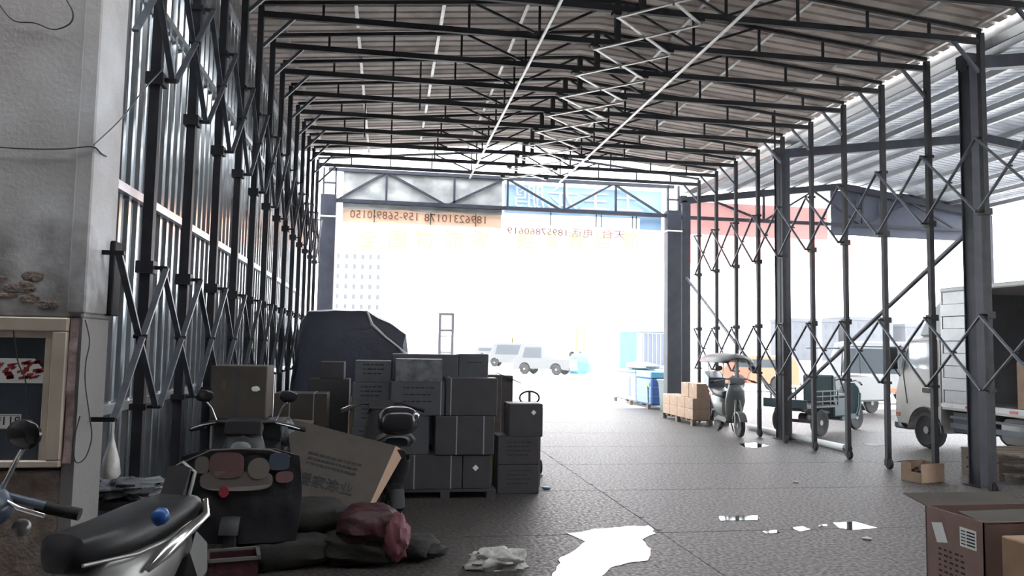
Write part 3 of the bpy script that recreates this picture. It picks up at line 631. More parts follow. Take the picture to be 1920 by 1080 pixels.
# scooter behind the cardboard, with top case
t = scooter('dark scooter with rounded black top case beside the carton stack', (.03, 7.76), math.radians(97), 1.0, 'black', 'black', 'black', 'black', mirrors=False)
[c.data.materials.__setitem__(0, M['black']) for c in t.children if c.name.startswith('tail_lamp')]
obj('top_case', MB().blob((-.82, 0, .98), (.15, .175, .125), .04, 1, 3, 20, 12, .7), 'black_gloss', t, True)
obj('reflector', MB().blob((-.93, -.14, 1.03), (.02, .03, .03), 0), 'chrome', t, True)
# open-air scooter with canopy on the right
t = scooter('grey scooter with red seat apron and rain canopy near the open right side', (6.77, 14.62), math.radians(-97), 1.05, 'scoot_grey', 'scoot_grey', 'black', 'scoot_grey')
obj('red_apron', MB().prof([(.34, .36), (.36, .62), (.30, .64), (.22, .36)], .16, .02), 'red', t, True)
cn = MB(); rings = []
for x, k in ((.62, .55), (.50, .85), (.2, 1.), (-.3, 1.05), (-.75, .95), (-.95, .7)):
    rings.append([(x, .36*k*math.cos(a), 1.34+.17*k*math.sin(a)) for a in [math.pi*i/12 for i in range(13)]])
for r in rings: r += [(p[0], p[1]*.96, p[2]-.012) for p in reversed(r)]
half = rings[:4]; obj('canopy_front', MB().loft(half), 'black', t, 50); obj('canopy_rear', MB().loft(rings[3:]), 'maroon_light', t, 50)
obj('canopy_pole', MB().tube([(.44, 0, 1.0), (.40, 0, 1.5)], .012).tube([(-.75, -.12, .8), (-.80, -.16, 1.42)], .012).tube([(-.75, .12, .8), (-.80, .16, 1.42)], .012), 'silver', t, True)
obj('windscreen', MB().loft([[(.52, -.22, .95), (.52, .22, .95), (.51, .22, .95), (.51, -.22, .95)], [(.50, -.28, 1.36), (.50, .28, 1.36), (.49, .28, 1.36), (.49, -.28, 1.36)]]), 'glass_clear', t)
obj('rear_carrier', MB().prof([(-.72, .82), (-.70, 1.02), (-1.02, 1.14), (-1.08, .92)], .34, .03), 'bluegrey', t, 40)

# ================================================================== FOREGROUND LEFT
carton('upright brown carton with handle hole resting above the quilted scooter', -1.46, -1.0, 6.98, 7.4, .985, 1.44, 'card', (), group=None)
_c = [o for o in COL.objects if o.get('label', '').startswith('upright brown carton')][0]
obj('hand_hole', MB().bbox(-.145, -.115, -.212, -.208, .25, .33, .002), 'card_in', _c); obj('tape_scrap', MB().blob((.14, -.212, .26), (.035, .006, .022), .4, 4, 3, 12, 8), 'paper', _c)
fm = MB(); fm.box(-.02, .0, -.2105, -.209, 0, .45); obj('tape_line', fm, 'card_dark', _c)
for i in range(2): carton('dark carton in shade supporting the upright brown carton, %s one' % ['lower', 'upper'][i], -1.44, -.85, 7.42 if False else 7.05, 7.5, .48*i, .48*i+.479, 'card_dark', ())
t = tag(obj('cardboard_sheet', MB().loft([[(-1.46, 6.95, .962), (-.95, 6.88, .962), (-.62, 6.9, .90), (-.62, 7.3, .93), (-1.46, 7.5, .962)], [(-1.46, 6.95, .98), (-.95, 6.88, .98), (-.62, 6.9, .915), (-.62, 7.3, .945), (-1.46, 7.5, .98)]]), 'card'), 'flattened cardboard sheet sticking out under the upright brown carton', 'cardboard')
tag(obj('handle_hole_bag', MB().blob((-.78, 6.72, .90), (.06, .05, .11), .25, 3, 6), 'poly', smooth=True), 'crumpled clear plastic bag hanging behind the quilt', 'bag')
# leaning printed cardboard
c = [at(538, 783, 6.75), at(742, 836, 6.85), at(686, 962, 6.45)]
pn = (c[1]-c[0]).cross(c[2]-c[0]); dd = at(556, 955, 1)-Vector((0, 0, HC)); c.append(Vector((0, 0, HC))+dd*(pn.dot(c[0]-Vector((0, 0, HC)))/pn.dot(dd)))
t = thing('printed_board', 'large tilted brown cardboard panel with four dark printed characters', 'cardboard', tuple(c[3]))
L = [p-c[3] for p in c]; nn = (L[1]-L[0]).cross(L[3]-L[0]).normalized()*-.012
if nn.y < 0: nn = -nn
obj('panel', MB().loft([[L[0], L[1], L[2], L[3]], [p+nn for p in L]]), 'card', t)
e1 = (L[1]-L[0]).normalized(); e3 = (L[3]-L[0]).normalized(); fn = -nn.normalized()*.004
obj('side_fold', MB().loft([[L[1], L[2], L[2]+nn*.5+e1*.03, L[1]+nn*4+e1*.10], [p+nn*.6 for p in (L[1], L[2], L[2]+nn*.5+e1*.03, L[1]+nn*4+e1*.10)]]), 'card_light', t)
upv = (L[0]-L[3]).normalized(); rgt = (L[1]-L[0]).normalized(); upv = (upv-rgt*upv.dot(rgt)).normalized()
for i, ch in enumerate('樱家涂业'):
    text('character', ch, .115, 'ink', t, face_mtx(L[0]+rgt*(.27+.115*i)-upv*.50+fn, rgt, upv), .001, bold=.0012)
pm = MB(); r = random.Random(5)
for row in range(3):
    u = .20
    while u < .62:
        l = .015+.03*r.random(); a = L[0]+rgt*(u+.05)-upv*(.25+.045*row)+fn; b = rgt*l; d = upv*-.02; pm.quad(a, a+b, a+b+d, a+d); u += l+.01
o = obj('small_print', pm, 'ink', t); o['kind'] = 'stuff'
# sacks
def sack(label, x, y, z, r, rz, seed, m='sack', nm='sack'):
    t = thing(nm, label, 'sack', (x, y, z), rz, 'filled woven sacks on the floor')
    obj('body', MB().blob((0, 0, r[2]), r, .16, 2.2, seed, 28, 16, .62, flat=0), m, t, True)
    obj('tied_mouth', MB().blob((r[0]*.98, 0, r[2]*.9), (.09, .10, .05), .4, 4, seed+3, 14, 8), m, t, True); return t
sack('grey woven sack lying at the bottom left of the sack pile', -.72, 6.12, 0, (.36, .26, .13), .2, 1)
sack('grey woven sack at the bottom right under the maroon bag', -.12, 6.15, 0, (.34, .26, .13), -.1, 2)
sack('sagging grey sack slumped on top of the pile below the quilt', -.55, 6.2, .235, (.30, .22, .11), .15, 3)
sack('small grey sack lying alone at the right of the pile', .27, 6.16, 0, (.17, .16, .09), -.5, 4)
t = thing('maroon_bag', 'maroon plastic bag with shiny folds draped over the sack pile', 'bag', (-.08, 6.0, .2))
obj('body', MB().blob((0, .05, .10), (.24, .20, .14), .18, 2.2, 11, 30, 18, .8), 'maroon', t, True)
obj('loose_flap', MB().blob((.20, -.08, .02), (.10, .08, .17), .3, 3, 12, 24, 16), 'maroon_light', t, True)
t = thing('crate', 'maroon plastic crate standing on the floor beside the sack pile', 'crate', (-.98, 5.62, 0), .2)
obj('tub', MB().box(-.16, .16, -.13, -.12, 0, .2).box(-.16, .16, .12, .13, 0, .2).box(-.16, -.15, -.13, .13, 0, .2).box(.15, .16, -.13, .13, 0, .2).box(-.16, .16, -.13, .13, 0, .01), 'maroon', t)
obj('rim', MB().box(-.175, .175, -.145, -.12, .195, .215).box(-.175, .175, .12, .145, .195, .215).box(-.175, -.15, -.145, .145, .195, .215).box(.15, .175, -.145, .145, .195, .215), 'silver', t)
tag(obj('plastic_bag', MB().blob((.87, 5.86, .035), (.22, .11, .10), .38, 2.2, 21, 44, 24, .9, flat=0), 'plastic_bag', smooth=True), 'crumpled off-white plastic bag lying on the floor at bottom centre', 'bag')
# blue tub behind the scooter seat, with film over it
t = thing('tub', 'dark blue plastic tub behind the silver scooter seat', 'tub', (-1.50, 5.0, 0))
obj('shell', MB().lathe([(0, .15), (.02, .165), (.60, .20), (.70, .205), (.70, .19), (.05, .155), (.045, .01)], (0, 0, 0), 'z', 24), 'navy_plastic', t, True)
obj('rim', MB().lathe([(.68, .205), (.68, .222), (.72, .222), (.72, .195)], (0, 0, 0), 'z', 24), 'black_gloss', t, True)
tag(obj('plastic_film', MB().blob((-1.50, 5.0, .765), (.21, .17, .05), .45, 3, 31, 30, 14, .8), 'poly', smooth=40), 'crumpled clear plastic film heaped on the blue tub', 'plastic film')
t = thing('shopping_bag', 'white plastic carrier bag hanging from the first scissor bar by the pier', 'bag', (-1.53, 4.80, .86))
obj('pouch', MB().loft([ell(0, 0, .0, .0)] if False else [[(.045*k*math.cos(a), .06*k*math.sin(a), z) for a in [2*math.pi*i/16 for i in range(16)]] for z, k in ((0, .9), (.02, 1.15), (.10, .95), (.16, .6), (.22, .25), (.25, .2))]), 'plastic_bag', t, True)
obj('handle', MB().tube([(0, -.01, .24), (0, -.012, .33), (0, .0, .37)], .006).tube([(0, .01, .24), (0, .012, .33), (0, .0, .37)], .006), 'plastic_bag', t)
obj('gap_strip', MB().box(wx1, wx1+.008, PY-.004, PY+.01, wz0, wz1), 'ink_brown', wi)
# notices and cables on the pier
yy = PY-.002
t = thing('fire_notice', 'torn red and white notice stuck on the dark cabinet glass', 'notice', (0, yy, 0))
obj('sheet', MB().loft([[(-2.3, 0, 1.545), (-1.76, 0, 1.545), (-1.725, 0, 1.50), (-1.69, 0, 1.465), (-1.70, 0, 1.42), (-2.3, 0, 1.42)], [(-2.3, .0015, 1.545), (-1.76, .0015, 1.545), (-1.725, .0015, 1.50), (-1.69, .0015, 1.465), (-1.70, .0015, 1.42), (-2.3, .0015, 1.42)]]), 'paper', t)
rm = MB(); r = random.Random(3)
for i in range(36):
    x = -1.95+r.random()*.22; z = 1.435+r.random()*.085; rm.quad((x, -.001, z), (x+.03*r.random()+.008, -.001, z+.012*r.random()), (x+.03, -.001, z+.02), (x, -.001, z+.015))
o = obj('red_print', rm, 'red', t); o['kind'] = 'stuff'
t = thing('emergency_number_plate', 'white number plate reading 119 low on the dark cabinet glass', 'sign', (0, yy, 0))
px = lambda p, z: 0
P0 = at(2, 790, PY)
obj('plate', MB().box(P0.x-.16, P0.x+.092, 0, .0015, P0.z-.038, P0.z+.036), 'paper', t); obj('border', MB().box(P0.x-.16, P0.x+.086, -.0008, 0, P0.z+.028, P0.z+.030).box(P0.x-.16, P0.x+.086, -.0008, 0, P0.z-.034, P0.z-.032).box(P0.x+.084, P0.x+.086, -.0008, 0, P0.z-.034, P0.z+.03), 'ink', t)
text('number', '119', .062, 'ink', t, face_mtx((P0.x+.045, -.001, P0.z), (1, 0, 0), (0, 0, 1)), .0005); text('character', '警', .05, 'red', t, face_mtx((P0.x-.02, -.001, P0.z), (1, 0, 0), (0, 0, 1)), .0005)
t = tag(obj('paper_notice', cloth(-1.60, -1.588+.0, 1.0, 1.1, 0, 0, 2, 2), 'paper_pink'), 'x', 'notice') if False else None
tag(obj('faded_notice', cloth(PX-.050, PX-.012, 1.02, 1.75, PY-.016, .012, 6, 20, 17, 6), 'paper_pink', smooth=True), 'strip of faded pink paper hanging beside the cabinet frame', 'notice')
def cable(label, pts, r=.004, m='wire'):
    P = [Vector(p) for p in pts]; out = []
    for i in range(len(P)-1):
        p0, p1, p2, p3 = P[max(i-1, 0)], P[i], P[i+1], P[min(i+2, len(P)-1)]
        for k in range(6):
            u = k/6; out.append(.5*((2*p1)+(p2-p0)*u+(2*p0-5*p1+4*p2-p3)*u*u+(3*p1-p0-3*p2+p3)*u**3))
    out.append(P[-1]); return tag(obj('cable', MB().tube(out, r, 6), m, smooth=True), label, 'cable')
yc = PY-.02
cv = lambda pp, y=yc: [at(a, b, y) for a, b in pp]
cable('dark cable running level across the upper pier', cv(((-5, 276), (60, 279), (120, 279), (172, 275)))+[at(190, 288, 4.35), at(207, 297, 4.6)])
cable('loop of dark cable hanging at the top left of the pier', cv(((-4, 5), (25, 38), (65, 43), (100, 55), (130, 45), (137, 25), (125, 0))))
cable('thin cable hanging over the cabinet and notice', cv(((22, 600), (28, 640), (34, 680), (48, 715), (50, 770), (55, 810), (66, 840))), .003)
cable('black cable looping down beside the pink paper strip', cv(((160, 600), (168, 640), (161, 680), (160, 720), (168, 780), (172, 820), (160, 858), (142, 866), (138, 830), (150, 780))), .003)
cable('thin pale cord slanting up from the pier edge to the scissor bars', [at(176, 272, 4.27), at(228, 222, 4.5), at(268, 170, 4.95), at(305, 130, 5.25)], .004, 'steel_link')
tag(obj('hanging_cloth', MB().bbox(PX+.012, PX+.04, 4.6, 4.72, 1.78, 2.2, .006), 'quilt_dark'), 'dark strip of cloth hanging at the pier corner beside the wall', 'cloth')

# ================================================================== FLOOR RIGHT
def flap(mb, a, b, d): mb.loft([[a, b, Vector(b)+Vector(d), Vector(a)+Vector(d)], [Vector(p)+Vector((0, 0, .006)) for p in (a, b, Vector(b)+Vector(d), Vector(a)+Vector(d))]])
t = thing('carton', 'small open brown carton torn at one corner, at the foot of a post', 'box', (6.93, 9.2, 0), math.radians(14))
obj('body', MB().box(-.21, .21, -.15, -.142, 0, .24).box(-.21, .21, .142, .15, 0, .24).box(-.21, -.202, .0, .15, 0, .24).box(-.21, -.202, -.15, .0, 0, .13).box(.202, .21, -.15, .15, 0, .24).box(-.21, .21, -.15, .15, 0, .008), 'card_light', t)
fm = MB(); flap(fm, (-.2, .15, .24), (.2, .15, .24), (0, .10, -.03)); obj('flap', fm, 'card', t)
tag(obj('foam_scrap', MB().blob((6.93, 9.2, .10), (.13, .09, .09), .4, 3, 41), 'card_in', smooth=True), 'dark waste stuffed inside the small open carton', 'waste')
t = thing('carton', 'large open carton with two white labels and maroon print at bottom right', 'box', (4.06, 4.58, 0))
obj('body', MB().box(-.40, -.392, -.26, .26, 0, .62).box(.392, .40, -.26, .26, 0, .62).box(-.40, .40, -.26, -.252, 0, .62).box(-.40, .40, .252, .26, 0, .62).box(-.40, .40, -.26, .26, 0, .01), 'card_red', t)
fm = MB(); flap(fm, (-.40, .26, .615), (.40, .26, .615), (-.02, .20, .045)); obj('flap', fm, 'card', t)
fm = MB(); flap(fm, (-.385, -.26, .605), (.39, -.26, .615), (.03, .27, .02)); obj('flap', fm, 'card', t)
fm = MB(); flap(fm, (.39, -.2, .615), (.39, .25, .615), (.22, 0, .03)); obj('flap', fm, 'card', t)
obj('sticker', MB().box(-.4025, -.4, -.20, -.06, .43, .55), 'paper', t); obj('sticker', MB().add([(-.4025, .10, .54), (-.4025, .20, .52), (-.4025, .15, .40), (-.4025, .05, .42)], [(0, 1, 2, 3)]), 'paper', t)
pm = MB()
for i in range(5):
    pm.box(-.4035, -.4026, -.19+.0, -.12, .445+.02*i, .455+.02*i); pm.box(-.4035, -.4026, -.11, -.07, .445+.02*i, .452+.02*i)
r = random.Random(9)
for i in range(7):
    for j in range(5): y = .14-.05*j; pm.box(-.4012, -.4003, y-.018-.02*r.random(), y, .36-.035*i, .372-.035*i)
o = obj('print', pm, 'ink', t); o['kind'] = 'stuff'
t = thing('carton', 'light brown carton with a hooked pen mark at the bottom right corner', 'box', (4.085, 4.02, 0))
obj('body', MB().bbox(-.36, .36, -.24, .24, 0, .555, .008), 'card_light', t)
fm = MB(); flap(fm, (-.36, -.24, .555), (.36, -.24, .555), (0, .24, .012)); obj('flap', fm, 'card_light', t)
obj('pen_mark', MB().tube([(-.22, -.243, .30), (-.21, -.243, .36), (-.17, -.243, .37), (-.13, -.243, .30), (-.10, -.243, .22)], .004, 5), 'ink_brown', t)
# puddles
def puddle(label, pts, seed, z=.0015):
    P = [gz(a, b) for a, b in pts]; cx = sum((p for p in P), Vector())/len(P); n = len(P); ring = []
    for i in range(n):
        for k in range(5):
            u = k/5; p = P[i].lerp(P[(i+1) % n], u); d = (p-cx); ring.append((p.x+d.x*.10*noise.noise(p*6), p.y+d.y*.10*noise.noise(p*6+Vector((3, 1, 0))), 0))
    mb = MB(); mb.loft([[(x, y, .0004) for x, y, _ in ring], [(cx.x+(x-cx.x)*.985, cx.y+(y-cx.y)*.985, z+.002) for x, y, _ in ring]])
    return tag(obj('puddle', mb, 'water'), label, 'puddle', 'puddles on the concrete floor')
puddle('large bright puddle at bottom centre of the floor', ((1062, 1000), (1150, 988), (1222, 986), (1226, 1000), (1205, 1012), (1222, 1030), (1215, 1052), (1150, 1062), (1125, 1085), (1030, 1085), (1048, 1050), (1080, 1030), (1095, 1015)), 1)
puddle('narrow bright puddle strip right of the large puddle', ((1348, 968), (1424, 967), (1424, 975), (1350, 977)), 2)
puddle('oval bright puddle along the floor joint', ((1562, 980), (1600, 978), (1645, 990), (1600, 994), (1575, 991)), 3)
puddle('small bright puddle left of the oval one at the joint', ((1482, 990), (1505, 987), (1520, 993), (1500, 997)), 4)
puddle('tiny bright puddle between two others near the joint', ((1532, 984), (1550, 983), (1552, 987), (1534, 988)), 5)
puddle('round bright puddle in front of the canopied scooter', ((1385, 832), (1415, 830), (1442, 836), (1415, 840), (1392, 838)), 6)
puddle('thin wet streak at the end of the joint', ((1428, 997), (1455, 994), (1462, 999), (1435, 1001)), 7)
puddle('pale puddle beside the tricycle', ((1615, 832), (1650, 830), (1668, 834), (1640, 837)), 8)
tag(obj('litter', MB().blob(tuple(gz(1625, 1011)+Vector((0, 0, .008))), (.045, .03, .012), .4, 4, 2, 12, 8), 'plastic_bag', smooth=True), 'white scrap of litter on the floor below the oval puddle', 'litter')
tag(obj('litter', MB().blob(tuple(gz(1492, 905)+Vector((0, 0, .008))), (.04, .04, .015), .4, 4, 5, 12, 8), 'plastic_bag', smooth=True), 'white scrap of litter on the open floor left of the torn carton', 'litter')
# white pipe by the shed columns
t = thing('pipe', 'long white plastic pipe with dark end cap lying by the shed columns', 'pipe', (7.46, 0, 0))
obj('tube', MB().tube([(.12, 15.4, .06), (.14, 11.95, .06)], .055, 12), 'white', t, True); obj('end_cap', MB().tube([(.14, 11.96, .06), (.14, 11.86, .06)], .062, 12), 'black', t, True)

# ================================================================== PALLETS ON THE RIGHT
def pallet(label, x, y, L, W, rz=0, m='wood'):
    t = thing('pallet', label, 'pallet', (x, y, 0), rz)
    for i in range(7): obj('deck_board', MB().box(-W/2, W/2, -L/2+i*(L-.09)/6, -L/2+i*(L-.09)/6+.09, .10, .122), m, t)
    for xx in (-W/2+.05, 0, W/2-.05):
        for yy_ in (-L/2+.06, 0, L/2-.06): obj('block', MB().box(xx-.045, xx+.045, yy_-.06, yy_+.06, .0, .10), m, t)
    return t
pallet('wooden pallet under the light brown cartons by the canopied scooter', 7.02, 17.0, 1.9, .85)
for j in range(2):
    for i in range(4):
        carton('light brown carton on the pallet, %s layer, %s from the near end' % (['lower', 'upper'][j], ORD[i]), 6.62, 7.02, 16.08+.46*i, 16.53+.46*i, .124+.23*j, .124+.23*j+.229, 'card_light', (), group='light brown cartons on the pallet')
        if i < 2: carton('inner brown carton on the pallet behind the lower ones, %s layer, %s' % (['lower', 'upper'][j], ORD[i]), 7.03, 7.43, 16.08+.46*i, 16.53+.46*i, .124+.23*j, .124+.23*j+.229, 'card', (), group='light brown cartons on the pallet')
for i in range(2): carton('light brown carton topping the pallet load, %s' % ['nearer', 'farther'][i], 6.72, 7.1, 16.1+.46*i, 16.54+.46*i, .584, .90, 'card_light', (), group='light brown cartons on the pallet')
t = thing('wheeled_bin', 'dark green bin behind the light brown cartons', 'bin', (7.45, 19.5, 0))
obj('tub', MB().loft([[(-.26*k, -.3*k, z), (.26*k, -.3*k, z), (.26*k, .3*k, z), (-.26*k, .3*k, z)] for z, k in ((0, .85), (.75, 1.), (.76, 1.06), (.80, 1.06))]), 'green', t); obj('lid', MB().bbox(-.30, .30, -.34, .34, .80, .85, .012), 'green', t)
pallet('pale pallet under the blue wrapped goods outside', 7.55, 22.0, 3.2, .9)
t = thing('wrapped_goods', 'stack of bright blue wrapped goods with a tree print outside', 'goods', (7.55, 20.9, .124))
obj('bales', MB().bbox(-.42, .42, -.7, .55, 0, .72, .04), 'wrap_blue', t)
for z in (.24, .48): obj('layer_band', MB().box(-.425, .425, -.705, .555, z-.008, z+.008), 'wrap_cyan', t)
tr = MB()
for i in range(9): tr.blob((-.43, -.45+.05*random.uniform(-2, 2), .48+random.uniform(-.02, .12)), (.008, .06, .035), .3, 3, i, 8, 6)
tr.bar((-.428, -.5, .05), (-.428, -.46, .5), .01, .035); o = obj('tree_print', tr, 'leafgreen', t)
obj('top_band', MB().bbox(-.43, .43, -.7, .55, .725, .90, .02), 'wrap_cyan', t)
o = MB()
for i in range(3): o.lathe([(0, .05), (.002, .05)], (-.432, -.45+.4*i, .81), 'x', 12)
obj('round_mark', o, 'banner_white', t)
t = thing('wrapped_goods', 'pale blue and white wrapped goods behind the bright blue stack', 'goods', (7.55, 22.5, .124))
obj('bales', MB().bbox(-.42, .42, -.95, .95, 0, .82, .04), 'wrap_pale', t); obj('blue_label', MB().box(-.43, -.421, -.5, -.25, .12, .70), 'wrap_blue', t); obj('top_band', MB().bbox(-.43, .43, -.95, .95, .82, .9, .02), 'wrap_cyan', t)
t = tag(obj('foam_heap', MB().blob((7.6, 22.3, 1.12), (.38, 1.0, .12), .3, 2, 51), 'plastic_bag', smooth=True), 'white crumpled sheet on top of the pale blue goods', 'sheet')
for i in range(3): pallet('empty dark wooden pallet stacked beside the truck, %s one' % ['bottom', 'middle', 'top'][i], 8.45, 9.2, 1.1, 1.0, .08).location.z = .124*i

# ================================================================== TRUCK
t = thing('box_truck', 'silver grey box truck parked beside the right-hand shed columns', 'truck', (10.25, 12.26, 0), math.pi/2)
arch = [(.02+.40*math.cos(a), .30+.40*math.sin(a)) for a in [math.radians(d) for d in range(0, 181, 20)]]
cabp = [(.72, .32), (.80, .55), (.78, .95), (.70, 1.15), (.50, 1.80), (.38, 1.92), (-.40, 1.95), (-.40, .32)]+list(reversed(arch))
obj('cab', MB().prof(cabp, 1.88, .05, taper=.985), 'truck', t, 25)
obj('bumper', MB().bbox(.44, .86, -.94, .94, .28, .42, .03), 'bluegrey', t)
for sg in (1, -1):
    d = obj('door_window', MB().loft([[(.52, sg*.945, 1.40), (.36, sg*.945, 1.82), (-.30, sg*.945, 1.84), (-.30, sg*.945, 1.36)], [(.52, sg*.93, 1.40), (.36, sg*.93, 1.82), (-.30, sg*.93, 1.84), (-.30, sg*.93, 1.36)]]), 'glass_sky', t)
    obj('door_seam', MB().tube([(.46, sg*.948, .75), (.56, sg*.948, 1.30), (.36, sg*.948, 1.86), (-.34, sg*.948, 1.88), (-.34, sg*.948, .75)], .006, 5), 'black', t)
    obj('door_handle', MB().bbox(-.16, .04, sg*.95-.015, sg*.95+.015, .97, 1.05, .008), 'black_gloss', t)
    mr = obj('side_mirror', MB().bbox(.62, .70, sg*1.06-.08, sg*1.06+.08, 1.35, 1.75, .02), 'black', t); obj('mirror_arm', MB().tube([(.62, sg*.93, 1.78), (.66, sg*1.05, 1.72)], .012).tube([(.66, sg*.93, 1.22), (.66, sg*1.05, 1.38)], .012), 'black', mr)
    obj('arch_trim', MB().tube([(.02+.42*math.cos(a), sg*.93, .30+.42*math.sin(a)) for a in [math.radians(d) for d in range(0, 181, 15)]], .022, 6), 'black', t, True)
    obj('marker_lamp', MB().bbox(.66, .78, sg*.93-.02, sg*.93+.02, .50, .58, .008), 'orange', t)
    for x in (.02, -2.9): wheel(t, x, .32, .2, 'alu', y=sg*.83, spokes=6)
obj('windscreen', MB().loft([[(.73, -.82, 1.18), (.73, .82, 1.18), (.52, .78, 1.78), (.52, -.78, 1.78)], [(.70, -.82, 1.18), (.70, .82, 1.18), (.49, .78, 1.78), (.49, -.78, 1.78)]]), 'glass', t)
obj('air_deflector', MB().prof([(.38, 1.94), (.15, 2.3), (-.25, 2.62), (-.36, 2.62), (-.36, 1.96)], 1.5, .12, taper=.9), 'white_car', t, 30)
obj('cargo_floor', MB().box(-4.2, -.44, -.95, .95, .72, .84), 'truck', t); obj('cargo_roof', MB().bbox(-4.2, -.42, -.95, .95, 2.68, 2.76, .02), 'white', t)
obj('front_wall', MB().box(-.48, -.44, -.95, .95, .84, 2.68), 'alu', t); obj('far_wall', MB().box(-4.2, -.44, -.95, -.91, .84, 2.68), 'banner_navy', t)
pf = []; n = 12
sp = MB()
for i in range(9): sp.bbox(-1.28, -.48, .92, .975 if i % 2 else .94, .84+.2045*i, .84+.2045*(i+1), .006)
obj('side_panel', sp, 'alu', t)
obj('open_door', MB().bbox(-4.1, -1.62, .935, .955, .84, 2.62, .006), 'banner_navy', t) if False else None
obj('corner_post', MB().box(-1.36, -1.28, .90, .96, .84, 2.68), 'alu', t)
obj('curtain', cloth(-4.15, -2.2, .9, 2.6, -.45, .03, 20, 10, 61), 'banner_navy', t, True)
obj('side_rail', MB().box(-4.2, -.44, .955, .975, .76, .82), 'white', t); 
for i in range(8): obj('reflector', MB().box(-.70-.45*i, -.55-.45*i, .976, .98, .77, .81), 'lamp_red' if i % 2 else 'paper', t)
obj('chassis', MB().box(-4.1, .5, -.4, .4, .45, .72), 'black', t); obj('side_guard', MB().box(-2.5, -.55, .86, .90, .42, .50).box(-2.5, -.55, .86, .90, .58, .62), 'bluegrey', t)
obj('battery_box', MB().bbox(-1.15, -.55, .45, .85, .34, .70, .02), 'black', t); obj('fuel_tank', MB().bbox(-2.4, -1.5, .42, .84, .28, .66, .08), 'tank', t, True)
carton('tall light brown carton standing in the open truck', 9.40, 9.95, 9.75, 10.35, .84, 1.55, 'card_light', (), prints=3)

# ================================================================== TRICYCLE
t = thing('cargo_tricycle', 'teal electric cargo tricycle parked behind the shed columns', 'tricycle', (9.08, 14.88, 0), math.radians(27.8))
wheel(t, 1.04, .27, .10, 'silver', 'front_wheel', 0, 6)
for sg in (1, -1): wheel(t, -1.02, .27, .10, 'silver', 'rear_wheel', sg*.42, 6)
obj('fork', MB().tube([(1.04, -.08, .27), (.92, -.07, .62), (.86, 0, .95)], .022).tube([(1.04, .08, .27), (.92, .07, .62), (.86, 0, .95)], .022), 'steel', t, True)
fp_ = [(1.04+.33*math.cos(a), .27+.33*math.sin(a)) for a in [math.radians(d) for d in range(25, 166, 14)]]+[(1.04+.30*math.cos(a), .27+.30*math.sin(a)) for a in [math.radians(d) for d in range(165, 24, -14)]]
obj('front_fender', MB().prof(fp_, .16, .02, taper=.98), 'teal', t, 40)
obj('front_panel', MB().loft([[(x+.06*math.sin(a), wd*math.cos(a), z) for a in [2*math.pi*k/16 for k in range(16)]] for x, z, wd in ((.62, .32, .22), (.70, .5, .27), (.76, .72, .28), (.80, .90, .22), (.82, 1.0, .12))]), 'teal', t, 60)
obj('leg_shield_edge', MB().tube([(.58, -.30, .34), (.66, -.31, .52), (.70, -.30, .80)], .03), 'teal_light', t, True)
obj('footwell', MB().prof([(.70, .30), (.62, .38), (.0, .38), (-.05, .28), (.05, .25)], .60, .03), 'teal', t, 40)
obj('seat_box', MB().bbox(-.35, .12, -.34, .34, .34, .72, .03), 'teal', t); obj('seat', MB().bbox(-.38, .16, -.31, .31, .72, .80, .03), 'black', t)
obj('backrest', MB().bbox(-.40, -.30, -.34, .34, .60, 1.18, .03), 'teal', t); obj('seat_hoop', MB().tube([(-.25, -.30, .8), (-.28, -.31, 1.12), (-.12, -.31, 1.18), (.08, -.31, .84)], .016), 'black', t, True)
obj('cargo_bed', MB().box(-1.55, -.42, -.48, .48, .56, .60), 'black', t)
for sg in (1, -1):
    for z in (.68, .78, .88): obj('bed_rail', MB().box(-1.3, -.42, sg*.47-.01, sg*.47+.01, z-.012, z+.012), 'black', t)
    for x in (-1.3, -1.0, -.72, -.44): obj('bed_stake', MB().box(x-.012, x+.012, sg*.47-.012, sg*.47+.012, .58, .9), 'black', t)
obj('tail_board', MB().bbox(-1.56, -1.52, -.48, .48, .54, .72, .01), 'teal', t)
obj('undercarriage', MB().bar((-1.4, -.3, .5), (.1, -.2, .4), .05).bar((-1.4, .3, .5), (.1, .2, .4), .05).bar((-1.02, -.42, .27), (-1.02, .42, .27), .06), 'black', t)
for i in range(4): obj('leaf_spring', MB().tube([(-1.3+.02*i, -.36, .50-.02*i), (-1.02, -.36, .36-.02*i), (-.72-.02*i, -.36, .50-.02*i)], .012, 5), 'steel', t)
obj('motor', MB().lathe([(-.1, .08), (-.09, .1), (.09, .1), (.1, .08)], (-.85, 0, .32), 'y', 14), 'black', t, True)
h = obj('handlebar', MB().tube([(.62, -.36, 1.0), (.74, -.2, 1.06), (.84, 0, 1.02), (.74, .2, 1.06), (.62, .36, 1.0)], .016), 'black', t, True)
for sg in (1, -1): obj('grip', MB().tube([(.66, sg*.32, 1.02), (.55, sg*.42, .98)], .021), 'rubber', h, True)
obj('headlight', MB().blob((.86, 0, .88), (.05, .07, .06), 0, 1, 0, 12, 8), 'glass_clear', t, True)
# sheltered second tricycle roof behind
t = thing('rain_canopy_cart', 'pale three-wheeled cart with a dark flat canopy behind the teal tricycle', 'cart', (12.4, 19.2, 0), .3)
obj('body', MB().bbox(-.9, .9, -.45, .45, .35, 1.05, .05), 'white_car', t, True); obj('canopy', MB().bbox(-1.1, 1.0, -.55, .55, 1.72, 1.78, .02), 'bluegrey', t)
for x in (-.85, .85): obj('canopy_post', MB().tube([(x, -.4, 1.0), (x, -.45, 1.74)], .015).tube([(x, .4, 1.0), (x, .45, 1.74)], .015), 'steel', t)
for x, y in ((.75, 0), (-.6, .42), (-.6, -.42)): wheel(t, x, .27, .1, 'silver', 'wheel', y)

